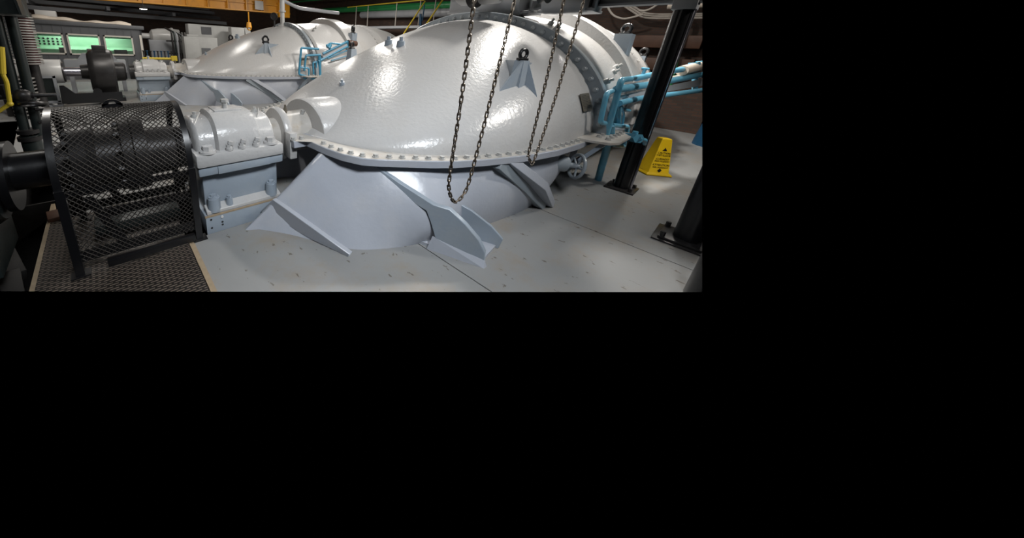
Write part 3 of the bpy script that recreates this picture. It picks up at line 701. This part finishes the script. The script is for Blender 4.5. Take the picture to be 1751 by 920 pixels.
MB().cyl((12.400,10.500,3.073), (12.400,10.471,3.788), .03, None, 8).cyl((12.400,10.575,2.865), (12.400,10.656,3.388), .06, None, 8).done('handrail_post', 'tarp', SR)

# ================================================================== GANTRY, POSTS, HOISTS
GF = thing('gantry_frame', 'black steel post with a grey beam across the ring of the nearest turbine', 'gantry', (5.78, .78, 0))
def hpost(parent, x, y, z0, z1, r=.095, name='post'):
    a = math.radians(35); mb = MB()
    poly = []
    for i in range(24):
        t = 2*PI*i/24; q = r*(1 - .16*math.cos(t*2+.6)**8); poly.append((x+q*math.cos(t), y+q*math.sin(t), z0))
    mb.rings([poly, [(p[0], p[1], z1) for p in poly]]); return mb.done(name, 'black', parent, 30)
hpost(GF, 5.76, .77, 0, 2.44)
MB().cyl((5.72,.665,.02), (5.72,.665,2.42), .012, None, 8).done('post_conduit', 'steel', GF)
MB().ext((5.58,.60,0), (5.94,.94,.025), .004).done('base_plate', 'iron', GF)
bb = MB().cyl((0,0,0), (0,0,.05), .022, None, 6).done('anchor_bolt', 'iron')
for x in (5.63,5.89):
    for y in (.65,.89): put(bb, (x, y, .02), GF)
MB().ext((5.66,.66,2.42), (5.87,.88,2.60), .008).done('beam_clamp', 'beamgrey', GF)
mb = MB().ext((5.69,-.8,2.50), (5.85,4.2,2.53)).ext((5.755,-.8,2.50), (5.785,4.2,2.80)).ext((5.69,-.8,2.79), (5.85,4.2,2.82)); mb.done('beam', 'beamgrey', GF, 30)
def hoist(y, lab, big):
    H_ = thing('chain_hoist', lab, 'hoist', (5.77, y, 2.8))
    lathw = lambda nm, y0, y1, x, z, r: MB().lathe((x,y0,z), (0,1,0), [(0,r*.5),(0,r*.92),(.03,r),(y1-y0-.03,r),(y1-y0,r*.92),(y1-y0,r*.5)], 24).done(nm, 'beamgrey', H_)
    lathw('drum', y-.28*big, y+.28*big, 5.55, 2.58, .17); lathw('motor', y-.2*big, y+.22*big, 5.95, 2.64, .14)
    for s in (-1, 1):
        lathw('trolley_wheel', y+s*.2*big-.03, y+s*.2*big+.03, 5.63, 2.66, .09)
        MB().ext((5.60,y+s*.34*big-.02,2.46), (5.92,y+s*.34*big+.02,2.86), .01).done('side_plate', 'beamgrey', H_)
    MB().ext((5.5,y-.36*big,2.43), (5.98,y+.36*big,2.47), .008).done('bottom_plate', 'beamgrey', H_)
    MB().ext((5.05,y-.10,2.66), (5.6,y+.10,2.74), .01).done('shade_arm', 'beamgrey', H_)  # arm, case and wheel added, mostly out of view, to shade the dome
    MB().lathe((4.92,y-.24*big,2.74), (0,1,0), [(0,.10),(0,.19),(.05,.22),(.48*big-.05,.22),(.48*big,.19),(.48*big,.10)], 24).done('shade_case', 'beamgrey', H_)
    MB().lathe((4.78,y-.05,2.66), (0,1,0), [(0,.05),(0,.20),(.03,.17),(.06,.17),(.09,.20),(.09,.05)], 28).done('shade_wheel', 'iron', H_)
    return H_
hoist(3.05, 'dark grey chain hoist on the beam over the left end of the bolted ring', 1.5); hoist(2.02, 'dark grey chain hoist on the beam just left of the right-hand chain', 1.0)
PS = thing('steel_post', 'black steel post standing on a thick base plate at the right edge', 'post', (4.60, -.02, 0))
hpost(PS, 4.60, -.02, 0, 1.2, .11)
MB().ext((4.36,-.26,0), (4.84,.22,.02), .004).ext((4.40,-.22,.02), (4.80,.18,.045), .004).done('base_plate', 'iron', PS)
for x in (4.43,4.77):
    for y in (-.19,.15): put(bb, (x, y, .045), PS)
P3 = tag(MB().cyl((3.545,-.27,0), (3.545,-.29,1.4), .155, None, 24).done('steel_post', 'black'), 'black round post cutting across the bottom right corner', 'post')

# hand chains
def chain(name, lab, pts, pitch, wr):
    C_ = thing(name, lab, 'chain', pts[0])
    den = spline(pts, 400); L = sum((b-a).length for a, b in zip(den, den[1:])); n = int(L/pitch)
    lk = MB(); hl, hw = pitch*.70, pitch*.25
    loop = [(hw*math.cos(a), 0, (hl-hw)*(1 if math.sin(a) >= 0 else -1)+hw*math.sin(a)) for a in [2*PI*(i+.5)/16 for i in range(16)]]
    lk.tube(loop, wr, 6, closed=True); lk = lk.done('link', 'chain')
    C_['group'] = 'hanging hand chains'
    acc = 0; i = 0; k = 0; seg = pitch*.5
    for a, b in zip(den, den[1:]):
        l = (b-a).length
        while acc + l >= seg:
            p = a + (b-a)*((seg-acc)/l); d = (b-a).normalized()
            q = d.to_track_quat('Z', 'Y').to_matrix() @ Matrix.Rotation((PI/2 if k % 2 else 0)+.75, 3, 'Z')
            put(lk, p, C_, q.to_euler()); k += 1; seg += pitch
        acc += l
    return C_
chain('hand_chain', 'longer loop of steel chain hanging on the left, down below the flange', [(1.285,0.820,2.026),(1.276,0.800,1.617),(1.283,0.800,1.235),(1.300,0.800,1.125),(1.369,0.800,1.038),(1.444,0.800,1.059),(1.486,0.800,1.164),(1.543,0.800,1.589),(1.631,0.820,2.070)], .0265, .0034)
chain('hand_chain', 'shorter loop of steel chain hanging on the right, ending at the flange', [(2.157,0.800,2.135),(2.182,0.800,1.716),(2.183,0.800,1.211),(2.201,0.800,1.141),(2.277,0.800,1.083),(2.319,0.800,1.128),(2.419,0.800,1.599),(2.472,0.800,2.174)], .0265, .0034)

# ================================================================== BLUE PIPEWORK (near)
def blue(mat_, parent):
    P = lambda nm, pts, r, b=.06: MB().pipe(pts, r, 12, b).done(nm, mat_, parent)
    P('riser_pipe', [(6.900,0.993,1.609),(6.100,1.049,1.564),(5.082,1.020,1.559),(5.215,1.020,0.811),(5.938,0.930,0.707)], .036)
    P('riser_pipe', [(7.200,0.999,1.462),(5.216,1.060,1.440),(4.887,1.080,1.393),(4.903,1.060,1.030),(5.097,1.050,0.996)], .030)
    P('long_pipe', [(5.077,1.030,1.442),(7.000,0.969,1.462),(8.600,0.590,1.627)], .05)
    P('long_pipe', [(5.236,1.000,1.258),(6.000,0.957,1.279),(8.600,0.513,1.353)], .040)
    P('long_pipe', [(6.200,1.077,1.551),(7.000,1.007,1.607),(7.800,0.809,1.694)], .045)
    P('stand_pipe', [(5.84,1.07,.0),(5.254,0.980,0.717)], .045)
    P('loop_pipe', [(5.233,1.000,0.968),(6.114,0.980,0.844),(6.135,0.970,0.761)], .030, .04)
    P('loop_pipe', [(5.233,1.000,0.968),(5.409,0.990,0.767)], .034, .04)
    P('loop_pipe', [(5.309,0.950,0.700),(5.970,0.930,0.575),(5.872,0.930,0.681)], .032, .04)
    P('drop_pipe', [(5.311,1.030,1.263),(5.668,1.030,0.928)], .045, .04)
    P('drop_pipe', [(5.553,1.020,1.191),(5.852,1.020,1.049),(5.962,1.020,0.879)], .015, .04)
    P('branch_pipe', [(5.380,1.050,1.183),(6.124,1.030,1.084)], .028)
    P('support_post', [(8.400,0.669,1.550),(8.400,0.602,1.307)], .04)
    c0 = V((5.630,0.900,0.785)); c1 = V((5.402,0.720,0.831))
    MB().cyl(c0, c1, .055, .065, 6).cyl(c0*.35+c1*.65+V((0,0,.0)), c0*.35+c1*.65+V((0,0,.09)), .035, .03, 10).cyl(c1, (5.568,0.680,0.794), .028, None, 12).cyl((5.568,0.680,0.794), (5.668,0.680,0.729), .030, .024, 12).done('valve_body', mat_, parent)
    MB().cyl((6.400,1.055,1.584), (6.400,1.049,1.687), .022, None, 8).cyl((6.400,1.090,1.692), (6.400,1.003,1.691), .016, None, 8).done('tee_handle', mat_, parent)
    for q, q2 in (((8.200,0.715,1.731), (8.200,0.733,1.819)), ((8.400,0.646,1.756), (8.400,0.666,1.855))): MB().cyl(q, q2, .08, .075, 14).done('valve_cap', mat_, parent)
BP = thing('blue_pipework', 'bright blue pipes and valves beside the ring of the nearest turbine', 'pipes', (5.4, 1.05, 0))
blue('blue', BP)
MB().cyl((6.600,1.036,1.431), (8.000,0.799,1.554), .06, None, 14).done('lagged_pipe', 'wood', BP); MB().cyl((7.800,0.804,1.675), (8.600,0.620,1.790), .085, None, 14).done('lagged_pipe', 'wood', BP)
MB().rings([[(5.471,1.060,1.342),(5.584,1.060,1.247),(5.900,1.120,1.216),(5.781,1.120,1.317)],[(7.000,0.950,1.390),(7.000,0.928,1.308),(7.150,0.948,1.298),(7.150,0.970,1.381)],[(8.600,0.570,1.556),(8.600,0.536,1.434),(8.800,0.549,1.426),(8.800,0.583,1.551)]]).done('pipe_tray', 'pipegrey', BP)
FP = thing('blue_pipework', 'smaller teal pipes and sloping tray beside the ring of the second-row turbine', 'pipes', (5.3, 8.6, 0))
Pf = lambda nm, pts, r, b=.05: MB().pipe(pts, r, 8, b).done(nm, 'fblue', FP)
Pf('riser_pipe', [(5.422,8.600,1.635),(4.803,8.600,1.648),(4.723,8.600,0.876),(5.024,8.550,0.788)], .034)
Pf('riser_pipe', [(5.491,8.600,1.462),(4.965,8.600,1.432),(4.906,8.600,0.980)], .034)
Pf('riser_pipe', [(5.366,8.600,1.246),(5.216,8.600,1.227),(5.244,8.600,0.851)], .03)
Pf('drop_pipe', [(5.448,8.600,1.425),(5.485,8.600,0.774)], .05)
Pf('drop_pipe', [(5.344,8.600,1.282),(5.331,8.600,0.814)], .03)
Pf('cross_pipe', [(4.743,8.600,1.085),(5.071,8.600,1.050),(5.045,8.550,0.734)], .03)
Pf('cross_pipe', [(4.878,8.550,0.773),(5.335,8.500,0.751)], .05)
Pf('sloping_pipe', [(5.409,8.600,1.265),(6.539,8.600,1.765)], .045)
Pf('sloping_pipe', [(5.577,8.600,1.499),(6.530,8.600,1.912)], .035)
Pf('sloping_pipe', [(5.760,8.600,1.359),(6.692,8.600,1.678)], .025)
Pf('sloping_pipe', [(5.899,8.600,1.288),(6.828,8.600,1.530)], .02)
Pf('top_pipe', [(5.702,8.600,1.751),(5.878,8.600,1.829),(6.296,8.600,1.811)], .03)
Pf('end_hoop', [(6.529,8.600,1.931),(6.542,8.600,1.710)], .04)
MB().cyl((5.771,8.600,1.683), (5.857,8.600,1.792), .085, .06, 12).done('valve_body', 'fblue', FP)
MB().cyl((5.585,8.640,1.372), (6.566,8.640,1.821), .07, None, 12).done('cable_tray', 'pipegrey', FP)
MB().cyl((6.558,8.600,1.859), (6.907,8.600,1.855), .11, .09, 10).done('pipe_end', 'brown', FP)
MB().cyl((6.731,8.650,1.677), (6.842,8.650,1.528), .08, None, 10).done('actuator', 'iron', FP)
# handwheel valve under the flange
HW = thing('hand_wheel_valve', 'pale blue-grey spoked valve wheel under the flange near the ring', 'valve', (4.95, 1.2, .5))
c = V((4.55,1.08,.49)); ax = V((.55,-.55,-.1)).normalized()
MB().torus(c, ax, .15, .02, 30, 8).done('wheel_rim', 'ring', HW)
x_, y_, _ = basis(ax)
for k in range(5):
    a = 2*PI*k/5; MB().cyl(c, c+(x_*math.cos(a)+y_*math.sin(a))*.15, .012, None, 6).done('spoke', 'ring', HW)
MB().cyl(c+ax*.05, c-ax*.22, .035, None, 12).cyl(c-ax*.14, c-ax*.3, .10, .12, 16).done('valve_stem', 'ring', HW)

# ================================================================== CAUTION CONE
CS = thing('caution_sign', 'yellow four-sided caution cone with black lettering beside the black post', 'sign', (7.10, .64, 0))
yaw = math.radians(-48)
def L2W(p): return Matrix.Rotation(yaw, 3, 'Z') @ V(p) + V((7.10, .64, 0))
mb = MB()
def sq(w, d, z): return [L2W((sx*w, sy*d, z)) for sx, sy in ((-1,-1),(1,-1),(1,1),(-1,1))]
mb.rings([sq(.185,.16,0), sq(.19,.165,.02), sq(.165,.145,.045), sq(.150,.13,.06), sq(.072,.065,.60), sq(.062,.055,.62)])
mb.done('cone_body', 'yellow', CS, 40, .008)
def cone_text(txt, size, z):
    me = text_mesh(txt, size); me.materials.append(M['ink'])
    o = bpy.data.objects.new('lettering', me); COL.objects.link(o); o.parent = CS
    w = .13 - (z-.06)/.54*.065
    n_tilt = math.atan2(.065, .54)
    o.rotation_euler = (Matrix.Rotation(yaw, 3, 'Z') @ Matrix.Rotation(PI/2 - n_tilt, 3, 'X')).to_euler()
    o.location = L2W((.0, -w-.0035, z)) - V((7.10,.64,0))
for t, s, z in (('CAUTION', .040, .385), ('WET FLOOR', .036, .345), ('CUIDADO', .040, .285), ('PISO MOJADO', .033, .247), ('ATTENTION', .044, .185), ('SOL GLISSANT', .034, .145)): cone_text(t, s, z)
mb = MB()
def on_face(x, z, off=.003): return L2W((x, -(.13-(z-.06)/.54*.065)-off, z))
mb.prism([on_face(-.03,.425), on_face(.03,.425), on_face(0,.475)], L2W((0,-.002,0))-L2W((0,0,0)))
mb.prism([on_face(-.032,.095), on_face(0,.06), on_face(.032,.095), on_face(0,.13)], L2W((0,-.002,0))-L2W((0,0,0)))
mb.done('warning_symbol', 'ink', CS)

# ================================================================== RIGHT BACKGROUND
tag(MB().lathe((10.9,.10,0), (0,0,1), [(0,.02),(0,.42),(.25,.40),(.8,.34),(1.0,.25),(1.03,.05)], 18).done('tarpaulin_cover', 'tarp'), 'dark blue tarpaulin-covered object on the floor at the right edge', 'cover')
BS = tag(MB().ext((12.3,.55,.0), (12.7,1.75,1.10)).done('brick_pier', 'brick'), 'low dark brick pier behind the yellow caution sign', 'brick pier')
for y0, z in ((1.2,2.2),(1.2,1.55)):
    tag(MB().ext((13.4,y0,z), (13.99,3.3,z+.36), .02).done('steel_girder', 'brown'), ('upper' if z > 2 else 'lower') + ' rusty brown girder behind the black post on the right', 'girder')
tag(MB().cyl((13.2,1.75,4.6), (13.2,1.42,0), .06, None, 10).done('pipe', 'green'), 'thin bright green pipe behind the black post on the right', 'pipe')
for k, pts in enumerate((
    ((13.300,3.187,3.542),(13.300,2.882,3.356),(13.300,2.561,3.176),(13.300,1.983,3.129),(13.300,1.330,3.119)),
    ((13.300,3.241,3.528),(13.300,2.912,3.308),(13.300,2.573,3.119),(13.300,1.968,3.074),(13.300,1.315,3.067)),
    ((13.300,3.297,3.515),(13.300,2.941,3.259),(13.300,2.585,3.062),(13.300,1.953,3.018),(13.300,1.300,3.014)))):
    tag(MB().tube(spline(pts, 24), .026, 8).done('conduit', 'cond'), ('topmost', 'middle', 'lowest')[k] + ' of three pale conduits under the grey beam at top right', 'conduit', 'conduits under the beam')
tag(MB().tube(spline([(12.800,3.503,3.488),(12.800,3.407,3.281),(12.800,3.225,3.088),(12.800,2.972,2.996),(12.800,2.733,3.038),(12.800,2.539,3.111)], 24), .028, 8).done('cable', 'cond'), 'sagging pale cable loop hanging left of the conduits, under the grey beam', 'cable')
tag(MB().tube(spline([(12.800,2.671,3.213),(12.800,2.512,3.205),(12.800,2.377,3.277),(12.800,2.241,3.422)], 20), .028, 8).done('cable', 'cond'), 'shorter pale cable rising to the right above the conduits', 'cable')
tag(MB().cyl((13.000,2.097,3.329), (13.000,1.367,3.331), .09, None, 12).done('pipe', 'wood'), 'short lagged pipe beside the grey beam clamp at top right', 'pipe')
LF = thing('access_ladder', 'thin ladder frame with one green side behind the turbine tail', 'ladder', (11.8, 5, 2))
MB().cyl((11.8,6.1,3.6), (11.8,5.55,2.6), .035, None, 8).done('side_rail', 'cond', LF); MB().cyl((11.8,5.1,3.6), (11.8,4.7,2.55), .04, None, 8).done('side_rail', 'green', LF); MB().cyl((11.8,5.55,2.6), (11.8,4.7,2.55), .025, None, 8).done('rung', 'cond', LF)

# ================================================================== LEFT PIPES AND COOLERS
yl = 5.5
LP = thing('standpipe_pair', 'pair of dark green upright pipes with flanges at the left edge', 'pipes', (-.85, yl, 0))
for x, dx in ((-.865,0),(-.745,.0)):
    MB().cyl((x-.03,yl,.45), (x,yl,1.92), .052, None, 16).done('upright_pipe', 'dgreen', LP)
for z, r in ((.56,.06),(.47,.07)): MB().cyl((-.86,yl-.02,z-.03), (-.86,yl-.02,z+.02), r+.05, None, 20).done('pipe_flange', 'iron', LP)
MB().cyl((-.86,yl,.0), (-.86,yl,.5), .10, None, 16).done('pipe_base', 'dgreen', LP)
MB().pipe([(-.74,yl-.06,.83),(-.62,yl-.06,.83),(-.60,yl-.06,.70),(-.74,yl-.06,.66)], .022, 8, .05).done('handle', 'iron', LP)
TBX = tag(MB().ext((-1.3,yl-.4,1.93), (-.615,yl+.3,2.6), .01).prism([(-.62,yl-.42,1.93),(-.60,yl-.42,1.93),(-.66,yl-.42,2.6),(-.70,yl-.42,2.6)], (0,.3,0)).done('overhead_box', 'dgreen'), 'dark green-black overhead box at the top left corner above the pipes', 'box')
CR = thing('cross_pipe', 'rusty horizontal pipe with a valve crossing the green uprights at left', 'pipe', (-.8, yl-.2, 1.05))
MB().cyl((-1.3,yl-.2,1.03), (-.70,yl-.2,1.03), .04, None, 12).cyl((-.72,yl-.2,1.03), (-.50,yl-.2,1.02), .025, None, 10).done('pipe_run', 'iron', CR)
MB().sphere((-.80,yl-.2,1.03), .085, (1.1,.8,.9)).cyl((-.93,yl-.2,1.02),(-.93,yl-.2,1.16),.05,None,10).done('valve_body', 'iron', CR)
MB().torus((-.72,yl-.25,.93), (0,.3,1), .12, .02, 20, 8).done('valve_wheel', 'iron', CR)
YP = tag(MB().pipe([(-0.847,5.200,1.587),(-0.893,5.200,1.298)], .032, 10).pipe([(-0.893,5.200,1.298),(-0.880,5.200,1.206),(-0.903,5.200,0.954),(-1.038,5.200,0.856)], .022, 10, .02).sphere((-0.903,5.200,0.954), .032).done('yellow_pipe', 'dyellow'), 'bright yellow bent pipe in front of the green uprights at left', 'pipe')
def cooler(x, y, z0, z1, r, n, core, lab, dx=0.):
    Cc = thing('finned_cooler', lab, 'cooler', (x, y, z0), 'finned coolers at the left')
    MB().cyl((x+dx,y,z0), (x,y,z1), r*.72, None, 20).done('core', core, Cc)
    MB().cyl((x+dx,y,0), (x+dx,y,z0), r*.5, None, 16).done('stand', 'iron', Cc)
    mb = MB()
    for k in range(n):
        t = (k+.5)/n; z = z0+(z1-z0)*t; xx = x+dx*(1-t)
        mb.cyl((xx,y,z-.012), (xx,y,z+.012), r, None, 28)
    mb.done('fins', 'fin', Cc)
cooler(-1.62, 9.5, 1.05, 2.05, .22, 17, 'ink', 'bright finned cooler column at the very left edge behind the green pipes')
cooler(-1.12, 9.3, 1.08, 2.02, .17, 19, 'maroon', 'finned cooler with a maroon core right of the green upright pipes')
cooler(-1.36, 9.2, .05, .85, .22, 11, 'ink', 'lower finned cooler standing below the rusty cross pipe')
tag(MB().ext((-2.2,9.1,2.0),(-1.0,9.7,2.1)).done('cooler_header','iron'),'dark header plate joining the tops of the finned coolers','header')
tag(MB().rings([[(-1.56,9.0,0),(-1.50,9.0,.16),(-1.36,9.0,.16),(-1.36,9.0,0)],[(-1.66,13.2,0),(-1.60,13.2,.2),(-1.46,13.2,.2),(-1.46,13.2,0)]]).done('floor_kerb', 'iron'), 'dark steel kerb on the floor beside the finned coolers', 'kerb')
# clutter in the pit at bottom left
tag(MB().box((-1.02,3.7,-.25), (.3,.5,.1), (.1,.1,.3), .01).done('timber_block', 'pitm'), 'broken pale block lying in the dark pit at left', 'block')
tag(MB().box((-.80,3.05,-.1), (.12,.35,.06), (.2,.1,.2), .006).done('timber_offcut', 'pitm'), 'small offcut lying at the edge of the chequer plate', 'offcut')
tag(MB().box((-.58,3.95,.02), (.16,.20,.04), (0,0,.15), .006).done('rag', 'brown'), 'small crumpled rag beside the leg of the mesh guard', 'rag')

# ================================================================== SETTING
mb = MB()
def slabp(pts, z=0, t=.02): mb.prism([(x, y, z-t) for x, y in pts], (0,0,t))
g = .004
g = .006; X_s, X_t = 2.165, 3.99       # joints in the plate floor
slabp([(.40,-.6),(X_s-g,-.6),(X_s-g,4.4),(1.36,4.4),(1.36,2.86),(.40,2.80)])
slabp([(X_s+g,-1.2),(X_t-g,-1.2),(X_t-g,4.4),(X_s+g,4.4)])
slabp([(X_t+g,-1.2),(14,-1.2),(14,4.4),(X_t+g,4.4)])
slabp([(-.30,4.44),(14,4.44),(14,24),(-3,24),(-3,9),(-1.5,9),(-1.2,5.9),(-.50,5.7)])
mb2 = mb
floor = struct(mb2.done('floor', 'floor', None, 30))
# thin weld seams, worn edge strip
edge = struct(MB().ext((.385,-.6,-.02),(.425,2.82,.004)).done('trim_1', 'rust'))
struct(MB().ext((-.63,1.5,-.03), (.382,3.86,-.002)).done('floor_chequer', 'checker'))
struct(MB().ext((-.40,3.87,-.03), (.55,4.44,-.001)).done('floor_strip', 'floor'))
struct(MB().ext((-4,1.0,-1.05), (4,9,-1.0)).ext((-4,4.42,-1.0),(1.36,4.44,-.02)).done('floor_pit', 'pitm'))
struct(MB().ext((-.66,2.4,-.06), (-.63,4.3,.0)).done('trim_2', 'rust'))
struct(MB().ext((14,-3,0), (14.2,30,7)).done('wall_right', 'brick'))
struct(MB().ext((-12,26,0), (14.2,26.2,7)).done('wall_back', 'brick'))
struct(MB().ext((-12,-3,5.6), (14.2,26.2,5.8)).done('ceiling', 'ceil'))
k = 2
for y, z in ((21.0,2.62),(22.2,2.95),(23.4,3.3),(24.6,3.62),(24.9,2.75)):
    k += 1; struct(MB().ext((-12,y,z), (6.5,y+.12,z+.16)).ext((-12,y-.08,z-.02),(6.5,y+.20,z)).done('trim_%d' % k, 'dark'))
for x in (-5, -2.2, .6, 3.4):
    k += 1; struct(MB().ext((x,20,2.8), (x+.14,26,2.98)).done('trim_%d' % k, 'dark'))

# ================================================================== LIGHT
SC.world = bpy.data.worlds.new('world'); SC.world.use_nodes = True
SC.world.node_tree.nodes['Background'].inputs[0].default_value = (0,0,0,1); SC.world.node_tree.nodes['Background'].inputs[1].default_value = 0
def lamp(loc, power, size=(.5,.3), col=(1,.96,.9), target=None, yaw=0, spread=180):
    l = bpy.data.lights.new('lamp', 'AREA'); l.shape = 'RECTANGLE'; l.size, l.size_y = size; l.energy = power; l.color = col; l.spread = math.radians(spread)
    o = bpy.data.objects.new('lamp', l); COL.objects.link(o); o.location = loc
    if target: o.rotation_euler = (V(target)-V(loc)).to_track_quat('-Z', 'Y').to_euler()
    else: o.rotation_euler = (0,0,yaw)
    return o
W = (1,.955,.89); K = (.90,.95,1)
lamp((3.75,5.4,4.6), 42, (.9,.35), W, None, .6)
lamp((6.8,8.3,4.6), 80, (.9,.35), W)
lamp((6.7,2.95,4.8), 360, (.35,.3), W)
lamp((9.4,3.9,4.7), 260, (.35,.3), W, (4.6,2.2,1.8))
lamp((8.6,.9,4.6), 60, (.4,.3), W)  # unseen lamp added to brighten the casing behind the ring
lamp((6.0,-1.2,4.5), 15, (.4,.3), W, (6.6,1.1,.7), 0, 60)  # narrow unseen lamp added to lift the sign and blue pipes
lamp((5.3,-1.0,4.5), 12, (.5,.35), W, (3.3,1.7,1.2), 0, 60)
lamp((.8,-1.0,4.5), 66, (1.2,.8), K, (1.7,2.2,.4), 0, 88)  # added cool fill from the camera side, narrowed to keep the right floor dim
lamp((-1.1,7.4,4.6), 105, (.6,.4), W)  # unseen lamp, moved and raised to brighten the white bearing cylinder
lamp((3.4,12.8,4.5), 45, (.9,.4), W)
lamp((8.2,14.0,4.5), 260, (.9,.4), W)
lamp((11.2,2.6,4.6), 16, (.4,.3), W)  # added only to light the background at right
lamp((.5,8.6,4.5), 50, (.8,.4), W)
lamp((0.,14.0,4.3), 50, (.8,.4), W)
lamp((9.5,12.0,4.8), 120, (.6,.4), W)
lamp((2.5,14.5,5.2), 100, (.8,.5), W, (4,19,3.6))  # unseen lamp added to light up the crane girder
lamp((-1.0,17.0,2.4), 60, (.8,.5), W, (-1,25,3.2))  # added above the booth roof to reach the back wall and roof beams

SC.view_settings.view_transform = 'Standard'; SC.view_settings.look = 'None'; SC.view_settings.gamma = 1; SC.view_settings.exposure = 0
SC.view_settings.use_curve_mapping = False

# ================================================================== built extent: only what the photograph shows is modelled
bpy.context.view_layer.update()
EYE = V((0,0,1.8))
LIM = [V((-.0739,.9612,-.2658)), V((.3920,.5635,.7272))]
for o in list(SC.objects):
    if o.type != 'MESH': continue
    mw = o.matrix_world.copy()
    for n_ in LIM:
        vals = [(mw @ v.co - EYE).dot(n_) for v in o.data.vertices]
        if not vals or min(vals) >= -1e-4: continue
        if max(vals) <= 0:
            bpy.data.objects.remove(o); break
        if o.data.users > 1: o.data = o.data.copy()
        b = bmesh.new(); b.from_mesh(o.data); b.transform(mw)
        r = bmesh.ops.bisect_plane(b, geom=b.verts[:]+b.edges[:]+b.faces[:], plane_co=EYE, plane_no=n_, clear_inner=True)
        es = [e for e in r['geom_cut'] if isinstance(e, bmesh.types.BMEdge) and e.is_valid]
        if es: bmesh.ops.holes_fill(b, edges=es, sides=0)
        b.transform(mw.inverted()); b.to_mesh(o.data); b.free(); o.data.set_sharp_from_angle(angle=math.radians(35))
